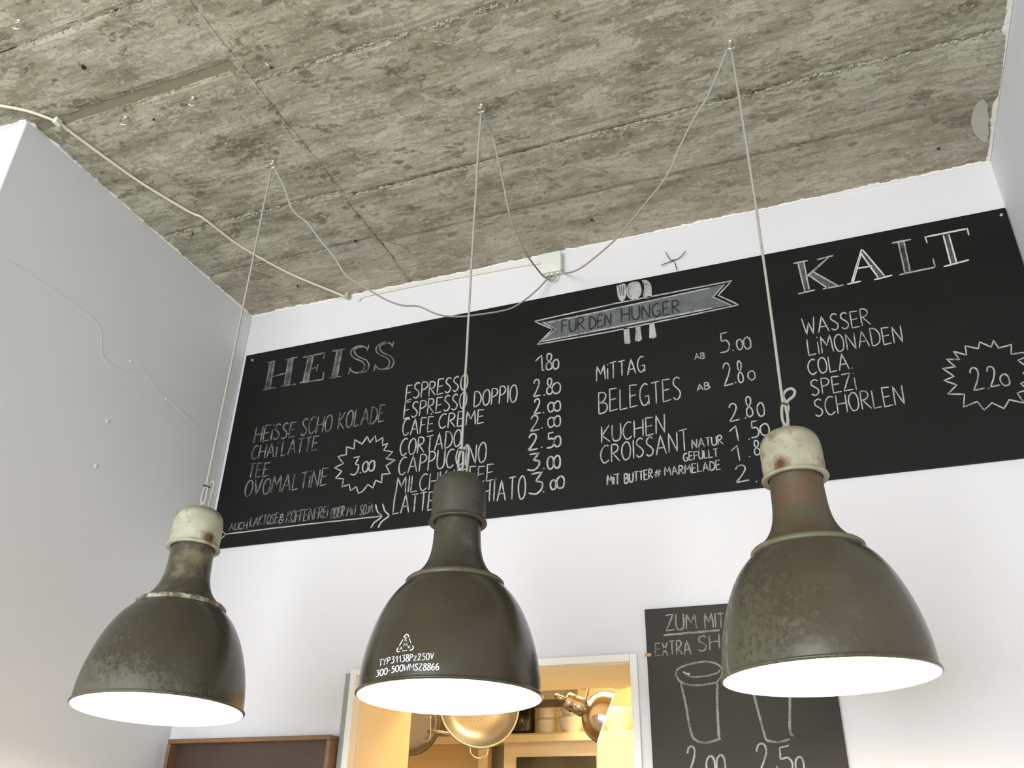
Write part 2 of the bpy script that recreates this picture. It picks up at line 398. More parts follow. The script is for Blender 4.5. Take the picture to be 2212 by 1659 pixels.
# faint trowel ridge across the left wall
tr = [on_x(px, py, XL) for px, py in ((10, 560), (60, 590), (150, 650), (215, 705), (222, 770), (262, 800), (300, 790), (345, 845), (380, 875), (432, 925))]
vs = []; fs = []
for i, p in enumerate(smooth_path(tr, 5)):
    wd = 0.006 + 0.010 * abs(noise.noise(p * 9)); vs += [p + Vector((0.0003, 0, wd)), p + Vector((0.0016, 0, 0)), p + Vector((0.0003, 0, -wd * 1.6))]
    if i: a = 3 * (i - 1); fs += [(a, a + 1, a + 4, a + 3), (a + 1, a + 2, a + 5, a + 4)]
link('plaster_ridge', vs, fs, MAT['wall_side'], wl, True)
box('wall_right', (XR, -5.0, 0), (XR + 0.3, WY, ztop + 0.12), MAT['wall_side'], kind='structure')
box('wall_far_left', (-5.3, -5.0, 0), (-5.0, WY, ztop + 0.12), MAT['wall'], kind='structure')
box('floor', (-5.3, -5.3, -0.1), (XR + 0.3, WY + 2.4, 0), MAT['floor'], kind='structure')
bm = bmesh.new()
box_bm(bm, (-5.3, -5.2, 0), (-3.95, -5.0, ztop + 0.12)); box_bm(bm, (0.40, -5.2, 0), (XR + 0.3, -5.0, ztop + 0.12))
box_bm(bm, (-3.95, -5.2, 3.2), (0.40, -5.0, ztop + 0.12)); box_bm(bm, (-3.95, -5.2, 0), (0.40, -5.0, 0.35))
from_bm('wall_front', bm, MAT['front'], kind='structure')

# ---- ceiling: slab with cast panels, joints, crumbs
ce = empty('ceiling', (0, 0, 0), kind='structure')
box('slab', (-5.3, -5.3, ztop + 0.03), (XR + 0.3, WY + 0.02, ztop + 0.25), MAT['gap'], ce)
def panel(x0, x1, y0, y1, drop, gaps, step=0.014, coarse=False):
    """a cast panel: uneven underside, crumbled arrises rising into the joints. gaps = half joint widths (x0,x1,y0,y1)"""
    if coarse: step = 0.25
    x0 += gaps[0]; x1 -= gaps[1]; y0 += gaps[2]; y1 -= gaps[3]
    nx = max(2, int((x1 - x0) / step)); ny = max(2, int((y1 - y0) / step)); vs = []; fs = []
    for i in range(-1, nx + 2):
        for j in range(-1, ny + 2):
            ii = min(max(i, 0), nx); jj = min(max(j, 0), ny)
            x = x0 + (x1 - x0) * ii / nx; y = y0 + (y1 - y0) * jj / ny
            z = ztop - drop
            if not coarse:
                z += 0.0022 * noise.noise(Vector((x * 2.2, y * 7, 1.3))) + 0.0010 * noise.noise(Vector((x * 16, y * 30, 5)))
                e = 0.0045
                if ii in (0, nx): x += e * 1.6 * noise.noise(Vector((y * 38, 3.1, x0))) ; z += 0.0025
                if jj in (0, ny): y += e * noise.noise(Vector((x * 38, y0 * 9, 1.7))) ; z += 0.0035
            if i != ii or j != jj: z = ztop + 0.032
            vs.append((x, y, z))
    m = ny + 3
    for i in range(nx + 2):
        for j in range(ny + 2):
            a = i * m + j; fs.append((a, a + 1, a + m + 1, a + m))
    return link('concrete_panel', vs, fs, MAT['concrete'], ce, False)
XJ = -1.382
g = 0.003
L0 = -5.0
# left of the cross joint
panel(-2.9, XJ, 0.55, 1.073, 0.0, (0, 0.0005, 0, 0.0004))
panel(-2.9, XJ, 1.073, 1.313, 0.002, (0, 0.0005, 0.0004, 0.0))
panel(-2.9, XJ, 1.347, 1.903, 0.000, (0, 0.0015, 0.0, 0.0015))
panel(XL - 0.05, XJ, 1.903, 2.160, 0.003, (0, 0.001, 0.0015, 0.0015))
panel(XL - 0.05, XJ, 2.160, WY + 0.01, 0.001, (0, 0.001, 0.0015, 0))
# right of it
panel(XJ, XR + 0.01, 0.87, 1.402, 0.002, (0.0005, 0, 0.002, 0.0008))
panel(XJ, XR + 0.01, 1.402, 1.932, 0.001, (0.0015, 0, 0.0015, 0.0015))
panel(XJ, XR + 0.01, 1.932, 2.192, 0.004, (0.001, 0, 0.0015, 0.0003))
panel(XJ, XR + 0.01, 2.192, WY + 0.01, 0.003, (0.001, 0, 0.0003, 0))
# behind and beside the view
panel(XJ, XR + 0.01, 0.34, 0.87, 0.0, (0.007, 0, 0, 0.003), 0.04)
panel(-5.0, -2.9, 0.55, PY + 0.01, 0.0, (0, 0.003, 0.003, 0), coarse=True)
panel(-5.0, XJ, -2.2, 0.55, 0.0, (0, 0.006, 0, 0.003), coarse=True); panel(XJ, XR, -2.2, 0.34, 0.0, (0.006, 0, 0, 0.003), coarse=True)
panel(-5.0, XR, -5.0, -2.2, 0.0, (0, 0, 0, 0.003), coarse=True)
# the smooth recessed strip
box('filled_strip', (-2.9, 1.306, ztop + 0.003), (XJ - 0.006, 1.354, ztop + 0.03), MAT['strip'], ce, label='smooth olive filler strip set back between two rough panels')
# crumbly mortar along the joints
def crumbs(path, width, size, dens, mat, parent, name='joint_crumbs', lift=0.0, zoff=0.0):
    bm = bmesh.new(); L = 0
    for a, b in zip(path, path[1:]):
        d = (b - a).length; n = int(d * dens)
        for k in range(n):
            if noise.noise(Vector(((a.x + b.x) * 3 + k * 0.05, a.y * 5, 0.5))) < -0.22: continue
            p = a.lerp(b, (k + rnd.random()) / n); s = size * (0.35 + rnd.random() ** 2 * 1.3)
            p = p + Vector((0, 0, zoff)); q = (b - a).normalized(); side = Vector((-q.y, q.x, 0))
            p += side * rnd.gauss(0, width)
            mx = Matrix.Translation(p) @ Matrix.Rotation(rnd.random() * 6.28, 4, 'Z') @ Matrix.Rotation(rnd.random(), 4, 'X') @ Matrix.Diagonal((s * 1.5, s * 0.9, s * 0.55, 1))
            r = bmesh.ops.create_icosphere(bm, subdivisions=1, radius=1, matrix=mx)
            for v in r['verts']: v.co += Vector((rnd.uniform(-1, 1), rnd.uniform(-1, 1), rnd.uniform(-1, 1))) * s * 0.22
    return from_bm(name, bm, mat, parent, kind='stuff')
def cl(pts): return [Vector((x, y, ztop)) for x, y in pts]
crumbs(cl([(XJ, 1.934), (-0.9, 1.944), (-0.43, 1.938), (0.12, 1.928), (0.65, 1.932)]), 0.0032, 0.0036, 620, MAT['ridge'], ce)
crumbs(cl([(-2.10, 1.906), (-1.62, 1.900), (XJ, 1.906)]), 0.003, 0.0032, 300, MAT['ridge'], ce)
crumbs(cl([(XJ, 1.400), (-0.9, 1.404), (-0.4, 1.404), (0.2, 1.402)]), 0.0032, 0.0034, 520, MAT['ridge'], ce)
crumbs(cl([(-2.02, 2.158), (-1.75, 2.163), (-1.42, 2.172)]), 0.0030, 0.0036, 460, MAT['ridge'], ce)
crumbs(cl([(-1.39, 2.20), (-0.6, 2.192), (0.2, 2.194)]), 0.0020, 0.0022, 110, MAT['ridge'], ce)
crumbs(cl([(-1.95, 1.073), (-1.5, 1.074)]), 0.0040, 0.0028, 120, MAT['ridge'], ce)
crumbs(cl([(-2.0, 1.349), (-1.39, 1.351)]), 0.0015, 0.0020, 300, MAT['ridge'], ce)
crumbs(cl([(-2.0, 1.311), (-1.39, 1.312)]), 0.0015, 0.0016, 200, MAT['ridge'], ce)
crumbs(cl([(XJ, 0.95), (XJ, 1.4), (XJ, 1.93), (XJ - 0.01, 2.44)]), 0.0060, 0.0026, 260, MAT['ridge'], ce)
def joint_ridge(a, b, w0, h, seed):
    n = int((b - a).length / 0.006); d = (b - a).normalized(); sd = Vector((-d.y, d.x, 0)); vs = []; fs = []
    for i in range(n + 1):
        p = a.lerp(b, i / n); w1 = w0 * (0.8 + 0.5 * noise.noise(p * 14 + Vector((seed, 0, 0)))); w2 = w0 * (0.8 + 0.5 * noise.noise(p * 17 + Vector((0, seed, 3))))
        hh = h * (0.7 + 0.6 * noise.noise(p * 25)); m = p + sd * (0.003 * noise.noise(p * 8))
        vs += [m - sd * w1 + Vector((0, 0, 0.003)), m - sd * w1 * 0.75 - Vector((0, 0, hh)), m - Vector((0, 0, hh * 0.5)), m + sd * w2 * 0.75 - Vector((0, 0, hh * 0.9)), m + sd * w2 + Vector((0, 0, 0.003))]
        if i:
            o = 5 * (i - 1); fs += [(o + k, o + k + 1, o + k + 6, o + k + 5) for k in range(4)]
    return link('joint_ridge', vs, fs, MAT['concrete'], ce, False)
joint_ridge(Vector((XJ, 0.8, ztop)), Vector((XJ + 0.001, 1.41, ztop)), 0.013, 0.0075, 1.0)
joint_ridge(Vector((XJ, 1.40, ztop)), Vector((XJ + 0.004, 1.94, ztop)), 0.008, 0.0055, 2.0)
joint_ridge(Vector((XJ - 0.004, 1.94, ztop)), Vector((XJ - 0.016, 2.44, ztop)), 0.009, 0.0065, 3.0)
# ragged plaster edge where the walls meet the ceiling
def ragged(name, a, b, inward, w0, w1, parent, mat=MAT['edge'], seed=0.0, th=0.0028):
    n = int((b - a).length / 0.006); vs = []; fs = []
    for i in range(n + 1):
        p = a.lerp(b, i / n)
        wv = w0 + (w1 - w0) * (0.5 + 0.5 * noise.noise(p * 5 + Vector((seed, 0, 0)))) + 0.007 * noise.noise(p * 30) + 0.006 * noise.noise(p * 110)
        wv = max(0.001, wv); q = p + inward * wv
        vs += [p + Vector((0, 0, -th * 1.8)) + inward * 0.001, p.lerp(q, 0.6) + Vector((0, 0, -th * (0.7 + 0.4 * noise.noise(p * 60)))), q + Vector((0, 0, -0.0008)), q + Vector((0, 0, 0.006)), p + Vector((0, 0, 0.006))]
        if i:
            o = 5 * (i - 1)
            for k in range(4): fs.append((o + k, o + k + 1, o + k + 6, o + k + 5))
    return link(name, vs, fs, mat, parent, True)
Z0 = ztop - 0.002
ragged('plaster_edge', Vector((XL, WY, Z0)), Vector((XR, WY, Z0)), Vector((0, -1, 0)), 0.000, 0.012, wb)
ragged('plaster_edge', Vector((XL, PY, Z0)), Vector((XL, WY, Z0)), Vector((1, 0, 0)), 0.000, 0.010, wl, seed=3)
ragged('plaster_edge', Vector((XR, 1.2, Z0)), Vector((XR, WY, Z0)), Vector((-1, 0, 0)), 0.002, 0.028, bpy.data.objects['wall_right'], seed=6)
ragged('plaster_edge', Vector((-4.9, PY, Z0)), Vector((XL, PY, Z0)), Vector((0, -1, 0)), 0.000, 0.010, wl, seed=9)
# half-round filler patch by the right wall
pp = [on_ceil(*q, ztop - 0.006) for q in ((2123, 214), (2112, 224), (2102, 243), (2097, 265), (2103, 285), (2112, 297), (2124, 307), (2134, 308), (2133, 298), (2137, 286), (2134, 270), (2137, 256), (2133, 240), (2134, 228), (2129, 220))]
bm = bmesh.new(); vv = [bm.verts.new(p) for p in pp]; f = bm.faces.new(vv)
r = bmesh.ops.extrude_face_region(bm, geom=[f]); bmesh.ops.translate(bm, verts=[v for v in r['geom'] if isinstance(v, bmesh.types.BMVert)], vec=(0, 0, 0.012))
from_bm('filler_patch', bm, MAT['patch'], ce, label='pale half-round filler patch near the right wall')
blob('filler_lump', on_ceil(625, 561, ztop - 0.004), Vector((0, 0, -1)), 0.013, 0.011, 0.012, MAT['edge'], ce)
blob('filler_lump', on_ceil(1062, 240, ztop - 0.004), Vector((0, 0, -1)), 0.007, 0.007, 0.008, MAT['edge'], ce)
blob('filler_smear', on_ceil(622, 340, ztop - 0.003), Vector((0, 0, -1)), 0.030, 0.035, 0.004, MAT['patch'], ce)
blob('filler_smear', on_ceil(2012, 292, ztop - 0.003), Vector((0, 0, -1)), 0.022, 0.026, 0.005, MAT['patch'], ce)
for px, py, s in ((181, 145, 0.010), (1278, 474, 0.007), (2027, 321, 0.007), (643, 618, 0.006), (416, 504, 0.005), (332, 258, 0.004), (768, 521, 0.008), (587, 146, 0.005)):
    bm = bmesh.new(); p = on_ceil(px, py, ztop - 0.004)
    bmesh.ops.create_cone(bm, cap_ends=True, segments=10, radius1=s * 0.7, radius2=s * 0.5, depth=0.008, matrix=Matrix.Translation(p + Vector((0, 0, 0.001))))
    for v in bm.verts: v.co += Vector((rnd.uniform(-1, 1), rnd.uniform(-1, 1), 0)) * s * 0.25
    from_bm('drill_hole', bm, MAT['black'], ce)

# ------------------------------------------------------------------ single-stroke chalk hand
FN = {
'A': (.58, ['L0,0 .28,1 .56,0', 'L.1,.34 .47,.36']), 'B': (.46, ['L0,0 .02,1', 'S.0,1 .3,.97 .4,.78 .26,.57 .03,.52', 'S.03,.52 .36,.46 .46,.25 .33,.04 0,0']),
'C': (.46, ['S.46,.93 .3,1 .1,.84 0,.48 .08,.12 .24,0 .46,.14']), 'D': (.48, ['L0,0 .03,1', 'S.0,1 .3,.92 .48,.58 .42,.2 .2,.02 0,0']),
'E': (.42, ['L.42,.98 .03,1 0,0 .42,.04', 'L.02,.5 .36,.53']), 'F': (.40, ['L.42,.98 .03,1 0,0', 'L.02,.52 .34,.55']),
'G': (.50, ['S.44,.92 .28,1 .08,.82 0,.45 .1,.08 .28,0 .46,.18', 'L.47,0 .46,.42 .26,.40']), 'H': (.50, ['L0,0 .03,1', 'L.47,0 .5,1', 'L.01,.5 .48,.52']),
'I': (.06, ['L.03,0 .05,1']), 'i': (.06, ['L.03,0 .04,.74', 'L.04,.95 .06,1.02']), 'J': (.34, ['S.3,1 .3,.3 .2,.02 0,.1']), 'j': (.34, ['S.3,.75 .3,.3 .2,.02 0,.1', 'L.29,.96 .31,1.02']),
'K': (.46, ['L0,0 .03,1', 'L.44,1 .03,.46 .46,0']), 'L': (.40, ['L.03,1 0,0 .4,.04']), 'M': (.60, ['L0,0 .05,1 .3,.42 .55,1 .6,0']),
'N': (.50, ['L0,0 .04,1 .45,0 .5,1']), 'O': (.48, ['S.24,1 .05,.8 0,.42 .1,.06 .25,0 .42,.14 .48,.55 .4,.9 .24,1']),
'P': (.42, ['L0,0 .03,1', 'S.02,1 .3,.96 .42,.76 .3,.55 .02,.48']), 'R': (.46, ['L0,0 .03,1', 'S.02,1 .3,.96 .40,.76 .28,.56 .02,.50', 'L.1,.5 .46,0']),
'S': (.42, ['S.40,.9 .26,1 .08,.9 .06,.68 .24,.5 .38,.3 .32,.08 .14,0 0,.12']), 'T': (.46, ['L0,.98 .46,1', 'L.25,1 .22,0']),
'U': (.46, ['S.02,1 .0,.35 .08,.05 .25,0 .4,.1 .46,.4 .46,1']), 'V': (.50, ['L0,1 .22,0 .5,1']), 'W': (.66, ['L0,1 .14,0 .33,.7 .5,0 .66,1']),
'X': (.46, ['L0,0 .46,1', 'L.02,1 .44,0']), 'Y': (.46, ['L0,1 .2,.5 .46,1', 'L.2,.5 .18,0']), 'Z': (.46, ['L.0,.97 .44,1 0,0 .46,.03']), 'z': (.42, ['L.0,.70 .40,.72 0,0 .42,.02']),
'Ü': (.46, ['S.02,1 .0,.35 .08,.05 .25,0 .4,.1 .46,.4 .46,1', 'L.14,1.14 .16,1.2', 'L.32,1.14 .34,1.2']), 'È': (.42, ['L.42,.98 .03,1 0,0 .42,.04', 'L.02,.5 .36,.53', 'L.16,1.22 .24,1.12']),
'&': (.46, ['S.46,.0 .1,.65 .14,.96 .3,.9 .28,.66 .04,.32 .1,.04 .28,.04 .46,.4']), '#': (.60, ['L.1,0 .26,1', 'L.34,0 .5,1', 'L0,.32 .56,.38', 'L.04,.66 .6,.7']),
'.': (.06, ['L.0,.0 .05,.05']), '-': (.30, ['L.0,.45 .28,.48']), ' ': (.25, []),
'0': (.46, ['S.24,1 .05,.8 0,.42 .1,.06 .25,0 .42,.14 .46,.55 .4,.88 .24,1']), '1': (.34, ['L0,.68 .28,1 .32,0']), '2': (.50, ['S.05,.78 .15,.98 .34,.97 .40,.76 .28,.45 .02,.03', 'L.02,.03 .5,.08']),
'3': (.46, ['L.08,.97 .44,1 .22,.60', 'S.22,.60 .44,.5 .42,.2 .24,0 0,.08']), '4': (.46, ['L.3,0 .3,1 0,.35 .46,.38']), '5': (.46, ['L.42,1 .12,.97 .10,.58', 'S.10,.58 .34,.6 .46,.36 .34,.06 0,.02']),
'6': (.46, ['S.36,1 .1,.75 0,.35 .1,.03 .3,.0 .45,.22 .36,.48 .18,.5 .03,.3']), '8': (.44, ['S.24,.52 .08,.66 .1,.94 .26,1 .4,.88 .36,.66 .22,.52 .03,.34 .04,.08 .22,0 .42,.1 .42,.34 .24,.52'])}
def strokes(ch):
    w_, ss = FN[ch]; out = []
    for s in ss:
        pts = [tuple(float(a) for a in q.split(',')) for q in s[1:].split()]
        if s[0] == 'S': pts = [(q.x, q.y) for q in smooth_path([Vector((a, b, 0)) for a, b in pts], 4)]
        out.append(pts)
    return w_, out
class Ink:
    """collects ribbon strokes drawn in picture coordinates, then lays them on a real surface"""
    def __init__(s, surf): s.surf = surf; s.v = []; s.f = []
    def line(s, pts, wd):
        if len(pts) < 2: return
        P = []
        for a, b in zip(pts, pts[1:]):
            d = math.hypot(b[0] - a[0], b[1] - a[1]); n = max(1, int(d / 7))
            for k in range(n): P.append((a[0] + (b[0] - a[0]) * k / n, a[1] + (b[1] - a[1]) * k / n))
        P.append(pts[-1]); n = len(P); base = len(s.v)
        for i, p in enumerate(P):
            a = P[max(0, i - 1)]; b = P[min(n - 1, i + 1)]; dx, dy = b[0] - a[0], b[1] - a[1]; l = math.hypot(dx, dy) or 1
            nx, ny = -dy / l, dx / l; h = wd / 2 * (1 + 0.22 * noise.noise(Vector((p[0] * .09, p[1] * .09, 2))))
            j = 0.35 * noise.noise(Vector((p[0] * .05, p[1] * .05, 8)))
            if i == 0 or i == n - 1: h *= 0.7
            s.v += [s.surf(p[0] + nx * (h + j), p[1] + ny * (h + j)), s.surf(p[0] - nx * (h - j), p[1] - ny * (h - j))]
            if i: o = base + 2 * (i - 1); s.f.append((o, o + 1, o + 3, o + 2))
    def poly(s, pts):
        b = len(s.v); s.v += [s.surf(*p) for p in pts]; s.f.append(tuple(range(b, b + len(pts))))
    def build(s, name, mat, parent, **pr):
        if s.v: return link(name, s.v, s.f, mat, parent, **pr)
VZ = (1106 + F * R[0][2] / R[2][2], 829.5 + F * R[1][2] / R[2][2])
def upvec(x, y, lean=0.0):
    dx, dy = VZ[0] - x, VZ[1] - y; l = math.hypot(dx, dy); dx, dy = dx / l, dy / l
    c, s_ = math.cos(lean), math.sin(lean); return dx * c - dy * s_, dx * s_ + dy * c
CROPS = {1: (480, 700, 3.319), 2: (820, 700, 3.686), 3: (1140, 590, 3.385), 4: (1640, 450, 2.963), 6: (1370, 1290, 4.496), 9: (790, 1350, 12.289)}
def px(c, p): o = CROPS[c]; return (o[0] + p[0] / o[2], o[1] + p[1] / o[2])
def write(ink, c, text, base, h, wd, lean=0.0, gap=0.13, jit=0.03):
    """text along a baseline (crop points); h = cap height(s) in crop px"""
    B = [px(c, b) for b in base]; k = CROPS[c][2]; h = h if isinstance(h, tuple) else (h, h)
    seg = [0]
    for a, b in zip(B, B[1:]): seg.append(seg[-1] + math.hypot(b[0] - a[0], b[1] - a[1]))
    def along(t):
        t = t * seg[-1]
        for i in range(len(B) - 1):
            if t <= seg[i + 1] or i == len(B) - 2:
                q = (t - seg[i]) / (seg[i + 1] - seg[i]); return (B[i][0] + (B[i + 1][0] - B[i][0]) * q, B[i][1] + (B[i + 1][1] - B[i][1]) * q)
    tot = sum(FN[ch][0] for ch in text) + gap * (len(text) - 1); x = 0
    for ch in text:
        w_, st = strokes(ch); jy = rnd.uniform(-jit, jit); js = 1 + rnd.uniform(-jit, jit) * 1.5
        for s_ in st:
            out = []
            for (u, v) in s_:
                t = (x + u) / tot; p = along(t); hh = (h[0] + (h[1] - h[0]) * t) / k; ux, uy = upvec(*p, lean)
                out.append((p[0] + ux * hh * (v * js + jy), p[1] + uy * hh * (v * js + jy)))
            ink.line(out, wd)
        x += w_ + gap
def glyph(ink, c, ch, x, y, w_, h, wd, lean=0.0, slope=-0.13):
    k = CROPS[c][2]; gw, st = strokes(ch)
    for s_ in st:
        out = []
        for (u, v) in s_:
            p = px(c, (x + u / gw * w_, y + slope * u / gw * w_)); ux, uy = upvec(*p, lean); out.append((p[0] + ux * v * h / k, p[1] + uy * v * h / k))
        ink.line(out, wd)
def dot(ink, c, x, y, wd): p = px(c, (x, y)); ink.line([(p[0] - 1.2, p[1] + .6), (p[0] + 1.4, p[1] - 1)], wd)
def curve(ink, c, pts, wd, smooth=False):
    P = [px(c, p) for p in pts]
    if smooth: P = [(q.x, q.y) for q in smooth_path([Vector((a, b, 0)) for a, b in P], 4)]
    ink.line(P, wd)

# ------------------------------------------------------------------ the long menu board
BY = WY - 0.012
SURF = lambda x, y: at(x, y, BY - 0.0007)
SURF2 = lambda x, y: at(x, y, BY - 0.0011)
b0, b1 = -2.112, 0.6505; zb, zt = 1.6 + 1.1825 * 0.82 , 1.6 + 2.174 * 0.82
mb = box('menu_board', (b0, BY, zb), (b1, WY - 0.0005, zt), MAT['board'], None, 0.0015, 2,
         label='long black menu board with chalk hot and cold drink lists, high on white wall', category='menu board')
for x, y in ((545, 778), (2163, 464)):
    bm = bmesh.new(); p = at(x, y, BY); bmesh.ops.create_cone(bm, cap_ends=True, segments=14, radius1=0.006, radius2=0.004, depth=0.003, matrix=Matrix.Translation(p + Vector((0, -0.0012, 0))) @ Matrix.Rotation(math.pi / 2, 4, 'X'))
    from_bm('screw', bm, MAT['chrome'], mb)
def word(c, text, base, h, wd=3.6, mat='chalk', surf=None, parent=None, lean=0.0, name='chalk_word', **kw):
    ink = Ink(surf or SURF); write(ink, c, text, base, h, wd, lean, **kw); return ink.build(name, MAT[mat], parent or mb)
# HEISS column
for t, b, h in (('HEiSSE', ((225, 856), (518, 806)), (112, 112)), ('SCHO', ((562, 796), (778, 768)), 122), ('KOLADE', ((828, 756), (1158, 700)), 125),
                ('CHAi', ((205, 972), (385, 953)), 105), ('LATTE', ((420, 944), (680, 900)), 108), ('TEE', ((180, 1106), (330, 1088)), 100),
                ('OVOMALTiNE', ((157, 1238), (745, 1156)), (115, 122))):
    word(1, t, b, h, 2.8, 'chalk_lo')
for t, b, h in (('AUCH', ((48, 1482), (175, 1466)), 52), ('LAKTOSE', ((197, 1452), (395, 1426)), 72), ('&', ((402, 1432), (438, 1426)), 66), ('KOFFEiNFREi', ((457, 1427), (752, 1388)), 84),
                ('ODER', ((775, 1397), (870, 1380)), 76), ('MiT', ((892, 1377), (962, 1366)), 66), ('SOjA', ((985, 1370), (1080, 1352)), 72)):
    word(1, t, b, h, 2.5, 'chalk_lo')
ink = Ink(SURF); curve(ink, 1, [(25, 1507), (330, 1468), (700, 1425), (960, 1397), (1135, 1378)], 2.8)
curve(ink, 1, [(-8, 1478), (25, 1507), (-8, 1540)], 2.6)
curve(ink, 1, [(1100, 1293), (1114, 1345), (1142, 1380), (1088, 1425), (1066, 1462)], 3.6, True); curve(ink, 1, [(1150, 1288), (1165, 1340), (1194, 1375), (1142, 1418), (1118, 1460)], 3.6, True)
ink.build('chalk_arrow', MAT['chalk'], mb)
def burst(c, pts, wd, mat):
    ink = Ink(SURF); curve(ink, c, pts + [pts[0]], wd); ink.build('chalk_starburst', MAT[mat], mb)
burst(1, [(1040, 805), (1058, 850), (1097, 800), (1105, 845), (1152, 812), (1148, 870), (1190, 855), (1158, 905), (1222, 915), (1175, 965), (1242, 975), (1175, 1015), (1203, 1072), (1145, 1077), (1143, 1137), (1100, 1120), (1080, 1175), (1045, 1150), (1005, 1202), (975, 1212), (962, 1165), (920, 1195), (910, 1150), (858, 1168), (870, 1110), (813, 1105), (857, 1055), (805, 1030), (870, 1000), (830, 950), (890, 935), (890, 880), (945, 895), (950, 830), (1003, 860)], 3.2, 'chalk')
def price(c, items, wd=3.2, mat='chalk', parent=None):
    for it in items:
        ink = Ink(SURF)
        if it[0] == '.': dot(ink, c, it[1], it[2], wd * 1.15)
        else: glyph(ink, c, it[0], *it[1:], wd)
        ink.build('chalk_dot' if it[0] == '.' else 'chalk_digit', MAT[mat], parent or mb)
price(1, [('3', 917, 1085, 55, 130), ('.', 990, 1066), ('0', 1003, 1062, 38, 75), ('0', 1048, 1056, 40, 76)])
def serif(c, outer, fills, wd, mat, fillmat):
    ink = Ink(SURF)
    for o in outer: curve(ink, c, o, wd, len(o) > 5)
    ink.build('chalk_letter', MAT[mat], mb)
    if fills:
        for q in fills:
            k2 = Ink(lambda x, y: at(x, y, BY - 0.0004)); k2.poly([px(c, p) for p in q]); k2.build('chalk_shading', MAT[fillmat], mb)
# H E I S S
serif(1, [[(325, 278), (385, 262)], [(452, 256), (540, 238)], [(345, 275), (308, 468)], [(375, 268), (342, 462)], [(475, 253), (445, 440)], [(508, 246), (478, 436)], [(362, 376), (462, 350)], [(290, 472), (385, 455)], [(420, 446), (528, 431)]],
      [[(347, 275), (373, 268), (342, 462), (310, 467)], [(477, 253), (506, 246), (478, 436), (447, 440)]], 3.0, 'chalk_lo', 'chalk_rub')
serif(1, [[(620, 226), (580, 415)], [(655, 220), (615, 410)], [(580, 240), (737, 205), (725, 250)], [(640, 320), (680, 309)], [(686, 290), (675, 338)], [(553, 421), (720, 397), (728, 345)]],
      [[(622, 226), (653, 220), (615, 410), (582, 415)]], 3.0, 'chalk_lo', 'chalk_rub')
serif(1, [[(790, 195), (885, 177)], [(825, 190), (787, 384)], [(860, 183), (822, 378)], [(765, 388), (852, 375)]], [[(827, 190), (858, 183), (822, 378), (789, 384)]], 3.0, 'chalk_lo', 'chalk_rub')
for dx, dy in ((0, 0), (180, -25)):
    sh = lambda L: [(a + dx, b + dy) for a, b in L]
    o1 = sh([(1042, 178), (1015, 160), (975, 158), (935, 180), (922, 212), (945, 242), (1000, 268), (1020, 295), (1010, 330), (975, 350), (940, 345), (918, 322)])
    o2 = sh([(1015, 160), (965, 172), (948, 200), (975, 232), (1030, 258), (1050, 292), (1035, 335), (975, 352)])
    serif(1, [o1, o2, sh([(1052, 148), (1038, 195)]), sh([(918, 312), (907, 362)])], [], 3.0, 'chalk_lo', 'chalk_rub')
# coffee column
for t, b, h in (('ESPRESSO', ((205, 608), (698, 515)), (122, 120)), ('ESPRESSO', ((190, 752), (690, 665)), (128, 125)), ('DOPPIO', ((750, 658), (1092, 615)), (120, 145)),
                ('CAFÈ', ((180, 892), (425, 855)), (138, 118)), ('CREME', ((470, 835), (830, 785)), (115, 112)), ('CORTADO', ((160, 1052), (645, 970)), (130, 132)),
                ('CAPPUCCINO', ((148, 1202), (845, 1098)), (138, 155)), ('MILCHKAFFEE.', ((128, 1355), (930, 1238)), (133, 128))):
    word(2, t, b, h, 2.9, 'chalk')
word(2, 'LATTE', ((105, 1518), (430, 1475)), (158, 140), 3.1, 'chalk')
word(2, 'MACCH', ((470, 1470), (876, 1415)), (150, 160), 3.1, 'chalk'); word(2, 'IATO', ((905, 1412), (1160, 1388)), (165, 182), 3.1, 'chalk', gap=0.2)
price(2, [('1', 1240, 378, 60, 122), ('.', 1306, 368), ('8', 1325, 367, 48, 128), ('0', 1380, 360, 45, 76)])
price(2, [('2', 1220, 585, 62, 140), ('.', 1310, 566), ('8', 1330, 562, 45, 126), ('0', 1375, 556, 65, 86)])
price(2, [('2', 1225, 722, 60, 122), ('.', 1305, 706), ('0', 1340, 701, 48, 76), ('0', 1390, 695, 50, 80)])
price(2, [('2', 1197, 858, 76, 124), ('.', 1292, 829), ('0', 1340, 823, 50, 78), ('0', 1390, 818, 50, 86)])
price(2, [('2', 1180, 1012, 82, 132), ('.', 1290, 981), ('5', 1330, 990, 60, 122), ('0', 1390, 979, 52, 86)], 3.8)
price(2, [('3', 1175, 1170, 98, 132), ('.', 1308, 1151), ('0', 1335, 1156, 50, 100), ('0', 1388, 1149, 50, 100)], 3.8)
price(2, [('3', 1187, 1360, 112, 168), ('.', 1305, 1336), ('0', 1360, 1321, 45, 78), ('0', 1410, 1311, 60, 96)], 3.8)
